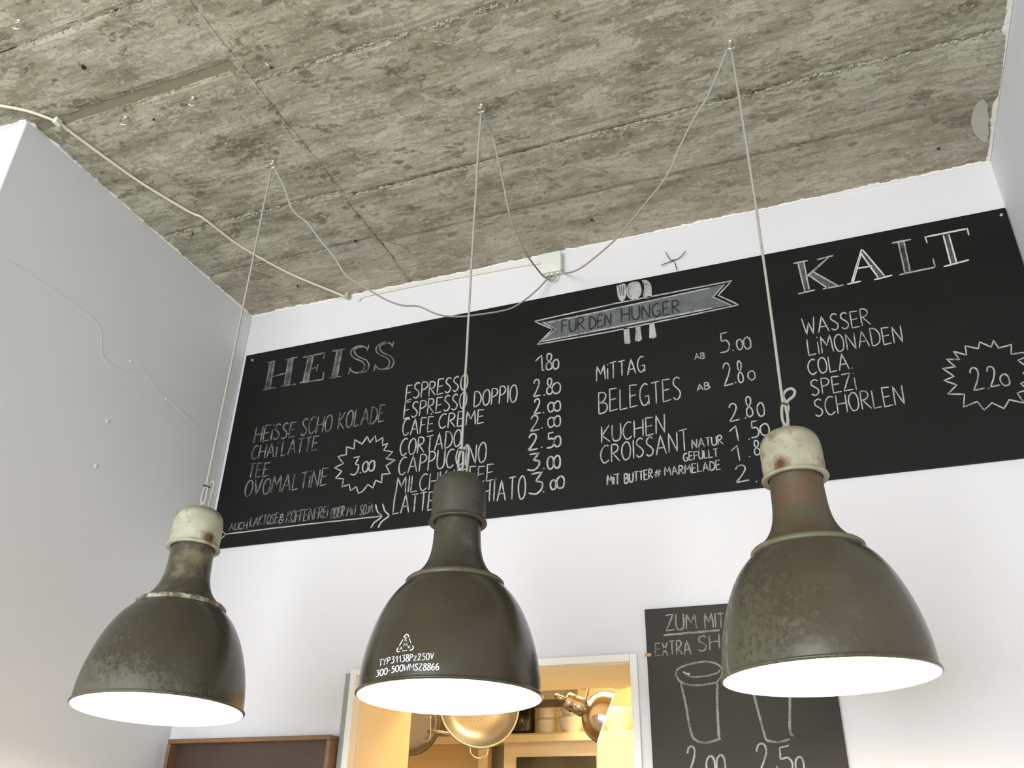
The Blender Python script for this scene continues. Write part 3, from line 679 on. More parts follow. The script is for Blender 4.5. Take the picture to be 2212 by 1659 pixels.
# hunger column
for t, b, h in (('MiTTAG', ((503, 790), (860, 718)), (110, 118)), ('BELEGTES', ((520, 1027), (1125, 920)), (155, 165)), ('KUCHEN', ((540, 1242), (1008, 1165)), (125, 132)),
                ('CROISSANT', ((535, 1392), (1178, 1290)), (122, 152)), ('NATUR', ((1202, 1282), (1428, 1250)), 65), ('GEFÜLLT', ((1140, 1375), (1392, 1340)), 58),
                ('MiT', ((582, 1552), (672, 1540)), 75), ('BUTTER', ((708, 1536), (915, 1500)), 68), ('#', ((928, 1492), (976, 1486)), 52), ('MARMELADE', ((1002, 1482), (1410, 1436)), (62, 68)),
                ('AB', ((1222, 632), (1295, 624)), 42), ('AB', ((1240, 864), (1330, 842)), 48)):
    word(3, t, b, h, 3.5 if h == 75 or h == 68 else 3.0, 'chalk')
price(3, [('5', 1408, 585, 72, 145), ('.', 1500, 566), ('0', 1532, 561, 42, 76), ('0', 1585, 556, 50, 86)])
price(3, [('2', 1435, 830, 70, 168), ('.', 1520, 801), ('8', 1543, 803, 36, 158), ('0', 1615, 783, 50, 66)])
price(3, [('2', 1475, 1090, 76, 132), ('.', 1592, 1060), ('8', 1603, 1052, 45, 146), ('0', 1685, 1049, 50, 100)])
price(3, [('1', 1482, 1234, 62, 112), ('.', 1618, 1215), ('5', 1635, 1207, 60, 122), ('0', 1705, 1190, 65, 86)])
price(3, [('1', 1492, 1378, 62, 112), ('.', 1622, 1342), ('8', 1660, 1332, 40, 106), ('0', 1712, 1325, 48, 96)])
price(3, [('2', 1520, 1535, 100, 124), ('.', 1672, 1525)])
# ribbon banner
k2 = Ink(lambda x, y: at(x, y, BY - 0.0004))
k2.v = [k2.surf(*px(3, p)) for p in ((105, 358), (205, 408), (97, 500), (780, 378), (780, 232), (1490, 232), (1355, 175), (1440, 78))]; k2.f = [(0, 1, 2, 3, 4), (4, 3, 5, 6, 7)]
k2.build('chalk_banner', MAT['chalk_band'], mb, label='grey chalk ribbon banner')
ink = Ink(SURF)
curve(ink, 3, [(48, 352), (640, 222), (1460, 62), (1492, 55), (1392, 162), (1542, 232), (1200, 305), (600, 428), (70, 522), (180, 410), (48, 352)], 2.8)
curve(ink, 3, [(150, 362), (1330, 108)], 2.6); curve(ink, 3, [(100, 500), (1350, 255)], 3.0); curve(ink, 3, [(1440, 80), (1355, 175), (1490, 234)], 2.2); curve(ink, 3, [(105, 358), (205, 409), (97, 500)], 2.4)
ink.build('chalk_banner_outline', MAT['chalk'], mb)
for t, b, h in (('FÜR', ((248, 437), (416, 410)), 88), ('DEN', ((452, 407), (612, 380)), 88), ('HUNGER', ((686, 357), (1115, 288)), (98, 96))):
    word(3, t, b, h, 3.8, 'board_ink', SURF2, name='banner_word')
def cutlery(polys, lines, label):
    for q, nm in zip(polys, ('head', 'handle')):
        q = [(a.x, a.y) for a in smooth_path([Vector((u, v, 0)) for u, v in q + q[:1]], 4)][:-1] if len(q) > 5 else q
        k2 = Ink(SURF); k2.poly([px(3, p) for p in q]); k2.build('chalk_cutlery', MAT['chalk'], mb, label=label + ' ' + nm)
    for q in lines:
        ink = Ink(SURF2); curve(ink, 3, q, 1.3); ink.build('drawn_line', MAT['board_ink'], mb)
cutlery([[(648, 92), (715, 80), (718, 160), (708, 190), (688, 208), (668, 190), (655, 150)], [(700, 402), (740, 398), (752, 508), (735, 520), (708, 516)]], [[(668, 92), (680, 165)], [(684, 90), (690, 165)], [(700, 88), (700, 165)], [(742, 500), (744, 504)]], 'chalk-drawn fork')
cutlery([[(735, 78), (770, 64), (812, 66), (832, 120), (822, 165), (790, 192), (750, 188), (724, 160), (722, 110)], [(790, 390), (822, 382), (835, 486), (815, 500), (784, 494)]], [[(820, 480), (823, 484)], [(742, 110), (738, 150), (758, 175)]], 'chalk-drawn spoon')
cutlery([[(835, 52), (870, 52), (898, 80), (906, 130), (900, 176), (846, 180), (848, 100)], [(890, 368), (924, 360), (942, 464), (918, 480), (888, 474)]], [[(924, 460), (927, 464)], [(848, 60), (850, 178)]], 'chalk-drawn knife')
# KALT column
serif(4, [[(220, 352), (312, 334)], [(248, 350), (292, 532)], [(285, 344), (320, 520)], [(248, 548), (357, 522)], [(298, 440), (430, 325)], [(312, 436), (446, 312)], [(370, 328), (474, 303)], [(318, 430), (440, 512)], [(348, 408), (502, 494)], [(408, 516), (543, 490)]],
      [[(250, 350), (283, 344), (318, 520), (292, 530)], [(320, 430), (348, 410), (500, 494), (442, 512)]], 3.2, 'chalk', 'chalk_rub')
serif(4, [[(655, 262), (590, 478)], [(652, 290), (602, 470)], [(648, 285), (760, 442)], [(660, 264), (802, 432)], [(612, 387), (724, 368)], [(563, 486), (652, 466)], [(735, 458), (852, 427)]], [[(652, 285), (662, 268), (800, 432), (762, 442)]], 3.4, 'chalk_hi', 'chalk_rub')
serif(4, [[(848, 222), (972, 199)], [(890, 220), (934, 416)], [(926, 212), (967, 408)], [(897, 425), (1122, 377), (1124, 365), (1112, 320)]], [[(892, 220), (924, 212), (965, 408), (934, 416)]], 3.4, 'chalk', 'chalk_rub')
serif(4, [[(1075, 222), (1062, 184), (1332, 130), (1342, 172)], [(1178, 172), (1228, 362)], [(1212, 164), (1264, 350)], [(1180, 373), (1342, 330)]], [[(1180, 172), (1210, 164), (1262, 350), (1230, 362)]], 3.6, 'chalk_hi', 'chalk_rub')
for t, b, h in (('WASSER', ((288, 810), (715, 746)), (106, 106)), ('LiMONADEN', ((318, 942), (925, 852)), (102, 112)), ('COLA.', ((320, 1068), (600, 1026)), (98, 102)),
                ('SPEZi', ((338, 1198), (625, 1160)), (102, 108)), ('SCHORLEN', ((362, 1333), (936, 1250)), (112, 122))):
    word(4, t, b, h, 2.9, 'chalk')
burst(4, [(1500, 845), (1532, 895), (1614, 872), (1612, 935), (1690, 922), (1720, 948), (1655, 972), (1697, 1002), (1735, 1030), (1690, 1052), (1728, 1098), (1672, 1122), (1722, 1160), (1652, 1182), (1695, 1246), (1600, 1225), (1567, 1281), (1490, 1245), (1440, 1291), (1395, 1237), (1308, 1272), (1314, 1190), (1207, 1189), (1264, 1130), (1183, 1102), (1247, 1075), (1173, 1025), (1257, 1015), (1198, 965), (1282, 968), (1243, 915), (1327, 940), (1318, 880), (1402, 897), (1410, 855), (1485, 888)], 3.3, 'chalk')
price(4, [('2', 1372, 1172, 74, 152), ('.', 1468, 1153), ('2', 1480, 1148, 66, 136), ('0', 1555, 1137, 55, 76)], 3.6)

# ------------------------------------------------------------------ the small board
z2 = 1.6 + 0.640
sb = box('price_board', (-0.531, BY, z2 - 0.95), (-0.047, WY - 0.0005, z2), MAT['board2'], None, 0.0015, 2,
         label='small tall blackboard with chalk takeaway cups, right of the serving hatch', category='blackboard')
def w6(text, base, h, wd=3.4, mat='chalk_mid'): word(6, text, base, h, wd, mat, parent=sb)
w6('ZUM', ((312, 328), (606, 302)), (150, 142)); w6('MIT', ((688, 302), (878, 290)), 142); w6('EXTRA', ((208, 572), (555, 556)), (120, 150)); w6('SH', ((628, 528), (835, 497)), 145)
ink = Ink(SURF); curve(ink, 6, [(285, 370), (830, 320)], 4.6); ink.build('chalk_underline', MAT['chalk_mid'], sb)
ink = Ink(SURF)
for q, wd in (([(415, 780), (405, 745), (422, 702), (480, 668), (600, 636), (700, 625), (795, 645), (850, 690), (848, 760), (805, 826)], 4.0), ([(480, 738), (560, 773), (700, 765), (805, 735), (835, 705)], 3.6), ([(408, 752), (440, 812), (520, 848), (640, 855), (802, 826)], 4.6),
              ([(452, 832), (500, 1040), (545, 1290), (592, 1385), (700, 1414), (842, 1372)], 5.0), ([(805, 830), (808, 1100), (825, 1380)], 5.6)): curve(ink, 6, q, wd, True)
ink.build('chalk_cup', MAT['chalk_mid'], sb, label='chalk-drawn takeaway cup, left one')
ink = Ink(SURF); curve(ink, 6, [(476, 725), (500, 742), (540, 746)], 4.0); ink.build('chalk_glint', MAT['chalk_hi'], sb)
ink = Ink(SURF)
for q, wd in (([(1130, 830), (1172, 985), (1225, 1190), (1268, 1345), (1295, 1392), (1400, 1408), (1512, 1378)], 5.0), ([(1510, 830), (1512, 990), (1512, 1290), (1548, 1350)], 5.6), ([(1110, 820), (1300, 850), (1520, 820)], 4.6)): curve(ink, 6, q, wd, True)
ink.build('chalk_cup', MAT['chalk_mid'], sb, label='chalk-drawn takeaway cup, right one')
for its in ([('2', 520, 1735, 105, 280), ('.', 652, 1735), ('0', 710, 1742, 82, 198), ('0', 808, 1732, 84, 198)], [('2', 1200, 1745, 135, 315), ('.', 1388, 1650), ('5', 1410, 1745, 140, 290), ('0', 1580, 1740, 80, 190)]):
    price(6, its, 4.2, 'chalk', sb)
p = at(1403, 1415, BY)
tube('peg', [p + Vector((-0.012, -0.003, 0)), p + Vector((0.006, -0.003, 0))], 0.005, MAT['peg'], sb, label='bare wooden peg tip at the left edge')

# ------------------------------------------------------------------ ceiling hooks, lamps
HY = 2.09 * 0.82
hooks = [on_ceil(590, 348), on_ceil(1040, 226), on_ceil(1577, 88)]
def hook_thing(p, label, group, r=0.011, name='ceiling_hook', turn=0.0, wire=0.0022, neck=0.012, opn=5.2):
    o = empty(name, p, label, 'hook', group)
    u = Vector((math.cos(turn), math.sin(turn), 0)); dn = Vector((0, 0, -1))
    path = [Vector((0, 0, 0.01)), Vector((0, 0, -neck * 0.6))] + ring_path(dn * (neck + r), u, Vector((0, 0, 1)), r, 20, math.pi / 2, math.pi / 2 + opn)
    tube('hook_wire', path, wire, MAT['chrome'], o, 8)
    lathe('collar', [(0.001, -0.004), (0.006, -0.004), (0.0065, -0.001), (0.0065, 0.004)], MAT['chrome'], o, 14)
    return o
hk_lab = ['zinc screw hook in the concrete ceiling holding the leftmost lamp cord', 'zinc screw hook in the concrete ceiling holding the middle lamp cord', 'zinc screw hook in the concrete ceiling holding the rightmost lamp cord']
for p, l in zip(hooks, hk_lab): hook_thing(p + Vector((0, 0, -0.001)), l, 'hooks that carry the lamp cords', 0.0115, neck=0.008, wire=0.0029)
for (x, y), l in (((42, 44), 'empty screw eye in the ceiling at the top left corner of the photo'), ((272, 252), 'empty screw eye in the ceiling nearest the left pier, beside the cream cable'), ((418, 210), 'empty screw eye in the ceiling between the olive strip and the leftmost lamp hook')):
    hook_thing(on_ceil(x, y) + Vector((0, 0, -0.001)), l, 'empty screw eyes in the ceiling', 0.0125, 'ceiling_ring', 0.55, 0.0026, 0.008, 5.6)

def prof_outer():
    return smooth_prof([(0.1868, 0.005), (0.1864, 0.03), (0.1840, 0.055), (0.1790, 0.085), (0.1708, 0.118), (0.160, 0.150), (0.146, 0.181), (0.128, 0.209), (0.107, 0.2315), (0.1015, 0.2365)], 4)
def r_at(z):
    P = PROF
    for (r0, z0), (r1, z1) in zip(P, P[1:]):
        if z0 <= z <= z1: return r0 + (r1 - r0) * (z - z0) / (z1 - z0)
    return P[0][0] if z < P[0][1] else P[-1][0]
PROF = prof_outer()
HT = 0.503   # eyelet height above the rim plane
LAB = ['leftmost pendant lamp, brown enamel dome with cream rusty cap and pale flaking collar',
       'middle pendant lamp, brown enamel dome with dark cap and white stencilled lettering',
       'rightmost pendant lamp, brown enamel dome with cream cap and green streaked patina']
def lamp(i, rim, eye, mats, cord_px, swag_px, boxp, rust, bow):
    L = empty('pendant_lamp', rim, LAB[i], 'lamp', 'enamel factory lamps hanging in a row')
    ql = Vector((0, 0, 1)).rotation_difference(eye - rim)
    L.rotation_euler = ql.to_euler()
    MW = Matrix.Translation(rim) @ ql.to_matrix().to_4x4()
    def W(o): return o
    me, mn, mc, mk = mats
    # shade: outside shell and inside reflector
    lathe('shade', PROF + [(0.090, 0.246)], me, L, 96)
    inner = [(0.1882, -0.0002), (0.1862, 0.0004), (0.1846, 0.0030)] + [(r - 0.003, z) for r, z in PROF] + [(0.085, 0.240), (0.062, 0.262), (0.045, 0.30), (0.001, 0.31)]
    lathe('reflector', inner, MAT['enamel_white'], L, 96)
    rp = [Vector((0.1885 * math.cos(a * math.pi / 48), 0.1885 * math.sin(a * math.pi / 48), 0.0036)) for a in range(96)]
    tube('rim', rp, 0.0034, me, L, 8, True)
    lathe('collar', [(0.098, 0.2315), (0.1060, 0.2325), (0.1078, 0.2355), (0.1072, 0.2405), (0.1035, 0.2440), (0.097, 0.2470), (0.085, 0.2505)], mk, L, 96)
    lathe('neck', smooth_prof([(0.096, 0.2465), (0.0820, 0.2585), (0.0700, 0.2730), (0.0605, 0.2930), (0.0550, 0.3180), (0.0530, 0.3450), (0.0522, 0.3700), (0.0520, 0.4050)], 4), mn, L, 72)
    q = 0.0 if i == 1 else 0.011        # the outer two caps sit a little higher on their necks
    lathe('cap', [(0.054, 0.378 + q), (0.0652, 0.3765 + q), (0.0664, 0.3790 + q), (0.0655, 0.3825 + q), (0.0620, 0.3845 + q), (0.0612, 0.389 + q)] +
          smooth_prof([(0.0612, 0.391 + q), (0.0618, 0.425), (0.0614, 0.452), (0.0580, 0.472), (0.0480, 0.487), (0.0300, 0.4955), (0.0120, 0.4985), (0.0008, 0.499)], 4), mc, L, 72)
    lathe('lamp_socket', [(0.03, 0.29), (0.03, 0.235), (0.026, 0.228), (0.001, 0.228)], MAT['china'], L, 32)
    bp = smooth_prof([(0.013, 0.225), (0.016, 0.205), (0.032, 0.165), (0.040, 0.130), (0.034, 0.100), (0.018, 0.085), (0.0005, 0.082)], 4)
    lathe('bulb', bp, MAT['bulb'], L, 32, label='glowing bulb')
    # screw on the cap
    if rust is not None:
        d = Vector((rust[0], rust[1], 0)).normalized()
        Ms = Matrix.Translation(rust) @ d.to_track_quat('Z', 'Y').to_matrix().to_4x4()
        lathe('screw', [(0.0008, 0.004), (0.005, 0.0035), (0.006, 0.0015), (0.006, -0.002)], MAT['rustm'], L, 14, Ms)
    # eyelet on top
    tw = Vector((math.cos(0.5), math.sin(0.5), 0))
    v, f = tube_data(ring_path(Vector((0, 0, HT + 0.006)), tw, Vector((0, 0, 1)), 0.0065, 16), 0.0022, 8, True)
    v2, f2 = tube_data([Vector((0, 0, 0.490)), Vector((0, 0, HT))], 0.0045, 10)
    link('eyelet', v + v2, f + [tuple(a + len(v) for a in q) for q in f2], MAT['chrome'], L, True)
    # cord, in world space then parented
    E = MW @ Vector((0, 0, HT + 0.008)); H = hooks[i] + Vector((0, 0, -0.020))
    tie = E.lerp(H, 0.0) + (H - E).normalized() * 0.052
    vx = Vector(R[0]).normalized()     # a sideways direction for the cord bow
    side = Vector((0.94, 0.35, 0)).normalized()
    n = 26; main = []
    for k in range(n + 1):
        t = k / n; p = H.lerp(tie, t)
        p = p + side * (bow * math.sin(math.pi * t) + 0.0010 * noise.noise(Vector((t * 9, i, 0))))
        main.append(p)
    up = (H - E).normalized()
    # doubled strands through the eyelet
    loopA = [tie, tie - up * 0.012 - side * 0.0042, E + up * 0.018 - side * 0.0062, E + up * 0.005 - side * 0.004, E - up * 0.001, E + up * 0.005 + side * 0.004, E + up * 0.018 + side * 0.0058, tie - up * 0.012 + side * 0.0045, tie + side * 0.0045]
    path = main[:-1] + smooth_path(loopA, 4)
    if i == 2:
        d1 = (side * 0.8 + up * 0.9).normalized(); nn = d1.cross(Vector((0, 1, 0))).normalized()
        lp = [tie + side * 0.0045, tie + d1 * 0.016 + nn * -0.004, tie + d1 * 0.030 - nn * 0.006, tie + d1 * 0.042 - nn * 0.001, tie + d1 * 0.044 + nn * 0.009, tie + d1 * 0.032 + nn * 0.0145, tie + d1 * 0.016 + nn * 0.010, tie + side * 0.010 - up * 0.006, tie + side * 0.006 - up * 0.02 + Vector((0, 0.006, 0)), E + up * 0.012 + side * 0.004 + Vector((0, 0.008, 0)), MW @ Vector((0.004, 0.012, 0.497))]
    else:
        sgn = Vector((0, 0.008, 0))
        lp = [tie + side * 0.0045, tie + up * 0.012 + side * 0.006 + sgn, tie + up * 0.016 + side * 0.010 + sgn, tie + up * 0.006 + side * 0.014 + sgn, tie - up * 0.02 + side * 0.013 + sgn, E + up * 0.016 + side * 0.012 + sgn, MW @ Vector((0.010, 0.012, 0.497))]
    path = path + smooth_path(lp, 4)[1:]
    tube('cord', path, 0.0032, MAT['cord'], L, 8, world=True)
    # black tie round the bundle
    c0 = tie - up * 0.002 + side * 0.001
    rp = [c0 + side * (0.0085 * math.cos(a * math.pi / 10)) + side.cross(up) * (0.0058 * math.sin(a * math.pi / 10)) - up * 0.0022 * math.cos(a * math.pi / 10) for a in range(20)]
    tube('cable_tie', rp, 0.0017, MAT['black'], L, 6, True, world=True)
    # swag from the hook to the junction box, in the upright plane through both
    nrm = Vector((boxp.y - H.y, -(boxp.x - H.x), 0)).normalized()
    pts = [H + Vector((0, 0, 0.004))]
    for q in swag_px:
        v = ray(*q); t = (H - EYE).dot(nrm) / v.dot(nrm); P = EYE + v * t
        P.z = min(P.z, ztop - 0.01); P.y = min(P.y, WY - 0.0045)
        pts.append(P)
    pts += boxp_ends[i]
    tube('supply_cord', smooth_path(pts, 5), 0.0030, MAT['cord'], L, 8, world=True)
    # light of the bulb
    l = bpy.data.lights.new('bulb_light', 'POINT'); l.energy = LAMP_W; l.color = LAMP_COL; l.shadow_soft_size = 0.045
    lo = bpy.data.objects.new('bulb_light', l); C.objects.link(lo); lo.parent = L; lo.location = (0, 0, 0.045)
    return L, MW
m, nt, b = new_mat('bulb_glow'); b.inputs['Emission Color'].default_value = (1.0, 0.82, 0.55, 1); b.inputs['Emission Strength'].default_value = 30
MAT['bulb'] = m; MAT['rustm'] = simple('rust', (0.10, 0.045, 0.02), 0.85, var=0.4, scale=120)
OL = (0.041, 0.035, 0.023)
rust1 = Vector((0.030, -0.0535, 0.408)); rust3 = Vector((-0.008, -0.061, 0.408))
tocam = lambda p: Vector((-p.x, -p.y, 0)).normalized()
def rust_pos(rim, ang, z=0.405, r=0.0608):
    d = tocam(rim); d = Matrix.Rotation(ang, 3, 'Z') @ d; return Vector((d.x * r, d.y * r, z))
E1, E2, E3 = at(440, 1080, 2.077 * 0.82), at(995, 1010, 2.0845 * 0.82), at(1698, 917, 2.108 * 0.82)
R1 = at(342, 1535, 2.075 * 0.82); R2 = at(971, 1509, 2.0845 * 0.82); R3 = at(1791, 1467, 2.108 * 0.82)
R1 = EYE + (R1 - EYE) * (1 - 0.030 / 2.28); R2 = EYE + (R2 - EYE) * (1 - 0.015 / 1.88)      # these two hang a little tipped toward the street
side_l = (-0.9, -0.1)
mats1 = (enamel('lamp_enamel_left', OL, (0.120, 0.112, 0.080), 0.12, (-0.6, -0.8), 0.0, 0.10, 0, 0.22),
         worn('neck_enamel_left', (0.055, 0.048, 0.030), (0.17, 0.145, 0.085), 0.55, 0.40, 16),
         cap_mat('cap_enamel_left', (0.48, 0.47, 0.355), (0.12, 0.11, 0.075), rust_pos(R1, 0.55), 0), worn('collar_flaking_left', (0.50, 0.46, 0.34), (0.10, 0.085, 0.055), 0.46, 0.7, 60))
mats2 = (enamel('lamp_enamel_middle', (0.040, 0.033, 0.020), (0.13, 0.115, 0.08), -0.9, (-0.3, -0.3), 0.0, 0.1, 0, 0.18),
         worn('neck_enamel_middle', (0.044, 0.039, 0.026), (0.10, 0.095, 0.07), 0.60, 0.35, 18),
         cap_mat('cap_enamel_middle', (0.055, 0.050, 0.035), (0.020, 0.022, 0.015), None, 0), worn('collar_middle', (0.115, 0.095, 0.062), (0.07, 0.060, 0.040), 0.5, 0.4, 25))
mats3 = (enamel('lamp_enamel_right', (0.056, 0.046, 0.029), (0.105, 0.106, 0.062), 0.30, (-0.95, 0.2), -0.1, 0.26, 0.75, 0.22),
         worn('neck_enamel_right', (0.075, 0.064, 0.036), (0.105, 0.060, 0.030), 0.53, 0.42, 14),
         cap_mat('cap_enamel_right', (0.40, 0.375, 0.265), (0.13, 0.125, 0.08), rust_pos(R3, -0.38), 0), worn('collar_right', (0.13, 0.125, 0.072), (0.30, 0.24, 0.16), 0.57, 0.5, 24))
BX = at(1190, 600, WY - 0.02)
boxp_ends = [[at(1186, 598, WY - 0.02), at(1188, 590, WY - 0.02)], [at(1178, 600, WY - 0.02), at(1196, 604, WY - 0.022), at(1202, 594, WY - 0.02), at(1202, 586, WY - 0.02)], [at(1222, 590, WY - 0.02), at(1216, 588, WY - 0.02), at(1214, 582, WY - 0.02)]]
sw1 = [(600, 378), (614, 405), (629, 447), (644, 466), (663, 480), (690, 516), (722, 555), (745, 592), (770, 610), (800, 628), (835, 648), (870, 660), (905, 662), (945, 679), (985, 684), (1030, 680), (1095, 669), (1128, 652), (1160, 626)]
sw2 = [(1043, 240), (1050, 262), (1064, 292), (1075, 340), (1088, 400), (1100, 460), (1115, 500), (1135, 545), (1158, 578)]
sw3 = [(1566, 118), (1552, 155), (1525, 215), (1500, 255), (1468, 318), (1448, 366), (1425, 402), (1392, 442), (1345, 500), (1318, 528), (1290, 552), (1262, 574), (1240, 586)]
lamp(0, R1, E1, mats1, None, sw1, BX, rust_pos(R1, 0.55), 0.000)
L2, MW2 = lamp(1, R2, E2, mats2, None, sw2, BX, None, -0.002)
lamp(2, R3, E3, mats3, None, sw3, BX, rust_pos(R3, -0.38), 0.004)
# stencil print on the middle shade
MI = MW2.inverted(); O2 = MI @ EYE
def on_shade(x, y):
    d = (MI.to_3x3() @ ray(x, y)).normalized(); t0 = (O2.length - 0.5)
    lo = t0; step = 0.004; t = t0
    while t < t0 + 1.2:
        p = O2 + d * t
        if 0 <= p.z <= 0.235 and math.hypot(p.x, p.y) < r_at(p.z) + 0.0009:
            a, b_ = t - step, t
            for _ in range(14):
                mm = (a + b_) / 2; p = O2 + d * mm
                if math.hypot(p.x, p.y) < r_at(p.z) + 0.0009: b_ = mm
                else: a = mm
            return O2 + d * b_
        t += step
    return O2 + d * O2.length
ink = Ink(on_shade)
write(ink, 9, 'TYP31138Pz250V', ((352, 1100), (650, 1022), (1060, 965), (1300, 948), (1800, 914)), (175, 180), 1.8, jit=0.0, gap=0.16)
write(ink, 9, '300-500WMSZ8866', ((262, 1378), (480, 1322), (620, 1286), (850, 1232), (1130, 1207), (1440, 1200), (1740, 1195), (1940, 1190)), (165, 175), 2.1, jit=0.0, gap=0.16)
ink.build('stencil_lettering', MAT['print'], L2, label='white stencilled type lettering')
ink = Ink(on_shade)
for q in ([(1015, 342), (1040, 282), (1090, 252), (1130, 272), (1142, 325)], [(990, 385), (895, 550)], [(1155, 350), (1200, 482)], [(868, 598), (830, 660), (842, 710), (908, 705)], [(965, 690), (1098, 675)], [(1240, 548), (1266, 590), (1240, 650), (1160, 676)]):
    curve(ink, 9, q, 2.2, len(q) > 2)
for ch, x, y, w_, h in (('E', 1042, 425, 52, 100), ('M', 1012, 575, 85, 88), ('A', 905, 662, 68, 82), ('K', 1125, 622, 58, 66)): glyph(ink, 9, ch, x, y, w_, h, 1.5)
ink.build('stencil_emblem', MAT['print'], L2, label='white dashed triangle emblem with letters')

# ------------------------------------------------------------------ junction box, cables, wire star
jb = empty('junction_box', at(1196, 565, WY), 'pale square junction box on the white wall just under the ceiling', 'junction box')
bm = bmesh.new()
jx0, jx1 = -0.842, -0.766; jz1, jz0 = 1.6 + 1.962, 1.6 + 1.875
jf = WY - 0.034
box_bm(bm, (jx0, jf + 0.006, jz0), (jx1, WY, jz1), 0.006, 3); from_bm('housing', bm, MAT['boxp'], jb, True, world=True)
bm = bmesh.new(); box_bm(bm, (jx0 - 0.001, jf, jz0 - 0.001), (jx1 + 0.001, jf + 0.008, jz1 + 0.001), 0.0035, 3); from_bm('lid', bm, MAT['boxp'], jb, True, world=True)
for dx in (0.022, 0.038, 0.060):
    lathe('cable_gland', [(0.0055, 0.004), (0.0055, -0.005), (0.004, -0.007), (0.0035, -0.007)], MAT['boxp'], jb, 16, Matrix.Translation((jx0 + dx, WY - 0.018, jz0)), world=True)
cp = [on_ceil(*q, ztop - 0.009) for q in ((-160, 214), (-60, 216), (0, 228), (60, 240), (125, 264), (150, 283), (230, 342), (310, 398), (410, 458), (440, 472), (520, 532), (620, 588), (700, 622), (752, 643))]
cp = [Vector((-4.98, 1.12, cp[0].z)), Vector((-3.9, 1.13, cp[0].z)), Vector((-2.9, 1.135, cp[0].z))] + cp
cp.append(Vector((cp[-1].x + 0.006, WY - 0.010, ztop - 0.010)))
cc = empty('ceiling_cable', on_ceil(125, 262), 'cream plastic cable clipped diagonally across the concrete ceiling', 'cable')
tube('cable', smooth_path(cp, 5), 0.0047, MAT['cord_cream'], cc, 10, world=True)
for q in ((125, 264), (760, 646)):
    p = on_ceil(*q, ztop - 0.010) if q[0] < 700 else Vector((cp[-1].x, WY - 0.014, ztop - 0.012))
    bm = bmesh.new(); box_bm(bm, (p.x - 0.008, p.y - 0.013, p.z - 0.010), (p.x + 0.008, p.y + 0.010, ztop + 0.002), 0.003, 2); from_bm('cable_clip', bm, MAT['boxp'] if q[0] < 700 else MAT['ridge'], cc, world=True)
wc = [at(775, 650, WY - 0.006), at(785, 641, WY - 0.005), at(830, 631, WY - 0.005), at(920, 612, WY - 0.005), at(1040, 590, WY - 0.005), at(1120, 575, WY - 0.005), at(1172, 567, WY - 0.006)]
o = tube('wall_cable', smooth_path(wc, 5), 0.0035, MAT['cord_cream'], None, 8, label='thin cream cable along the top of the white wall running to the junction box', category='cable')
st = empty('wire_star', at(1454, 563, WY), 'bent four-armed wire tuft on the white wall above the board', 'wire')
for q in ([(1438, 544), (1444, 556), (1449, 562), (1453, 564)], [(1481, 542), (1474, 551), (1466, 558), (1457, 562)], [(1428, 573), (1440, 568), (1450, 565)], [(1461, 583), (1460, 575), (1457, 566)]):
    n = len(q); pts = [at(x, y, WY - 0.005 - 0.010 * (1 - k / (n - 1))) for k, (x, y) in enumerate(q)]
    tube('wire_arm', smooth_path(pts, 4), 0.0016, MAT['brown'], st, 6, world=True)
blob('wire_knot', at(1454, 563, WY - 0.002), Vector((0, -1, 0)), 0.006, 0.005, 0.006, MAT['brown'], None).parent = st
bpy.data.objects['wire_knot'].matrix_parent_inverse = st.matrix_basis.inverted()
tube('wire_stub', [on_ceil(573, 135, ztop + 0.002), on_ceil(575, 137, ztop - 0.02), on_ceil(580, 143, ztop - 0.03)], 0.0015, MAT['cord_cream'], None, 6, label='short loose wire end poking out of the ceiling joint', category='wire')

# ------------------------------------------------------------------ serving hatch
ht = empty('window_1', (0, 0, 0), kind='structure')
fd = 0.012
def frame_piece(name, lo, hi, mat=MAT['frame'], lab=None):
    o = box(name, lo, hi, mat, ht, 0.0015, 2)
    if lab: o['label'] = lab
frame_piece('frame_side', (HX0 - 0.020, WY - fd, HB), (HX0, WY + 0.03, HZ + 0.020)); frame_piece('frame_side', (HX1, WY - fd, HB), (HX1 + 0.021, WY + 0.03, HZ + 0.020))
frame_piece('frame_head', (HX0 + 0.0005, WY - fd, HZ), (HX1 - 0.0005, WY + 0.03, HZ + 0.020))
frame_piece('edge_strip', (HX0 - 0.038, WY - 0.010, HB), (HX0 - 0.0205, WY + 0.002, HZ + 0.008), MAT['greystrip'], 'grey strip left of the frame')  # plain grey strip along the frame's left side
frame_piece('reveal_side', (HX0 - 0.02, WY + 0.0305, HB), (HX0, WY + T + 0.001, HZ + 0.02), MAT['kwall']); frame_piece('reveal_side', (HX1, WY + 0.0305, HB), (HX1 + 0.021, WY + T + 0.001, HZ + 0.02), MAT['kwall'])
frame_piece('reveal_head', (HX0 + 0.0005, WY + 0.0305, HZ), (HX1 - 0.0005, WY + T + 0.001, HZ + 0.02), MAT['kwall']); frame_piece('sill', (HX0 + 0.0005, WY - 0.02, HB - 0.03), (HX1 - 0.0005, WY + T + 0.02, HB), MAT['frame'])
# ---- the kitchen room behind
K0 = WY + T; K1 = 4.45; KZ = 2.75
kr = empty('wall_kitchen', (0, 0, 0), kind='structure')
box('wall_surface', (-3.2, K1, 0), (XR + 0.3, K1 + 0.1, KZ + 0.1), MAT['kwall'], kr); box('wall_surface', (-3.3, K0, 0), (-3.2, K1 + 0.1, KZ + 0.1), MAT['kwall'], kr)
box('wall_surface', (0.0, K0, 0), (0.1, K1 + 0.1, KZ + 0.1), MAT['kwall'], kr); box('ceiling_surface', (-3.3, K0, KZ), (0.1, K1 + 0.1, KZ + 0.1), MAT['kwall'], kr)
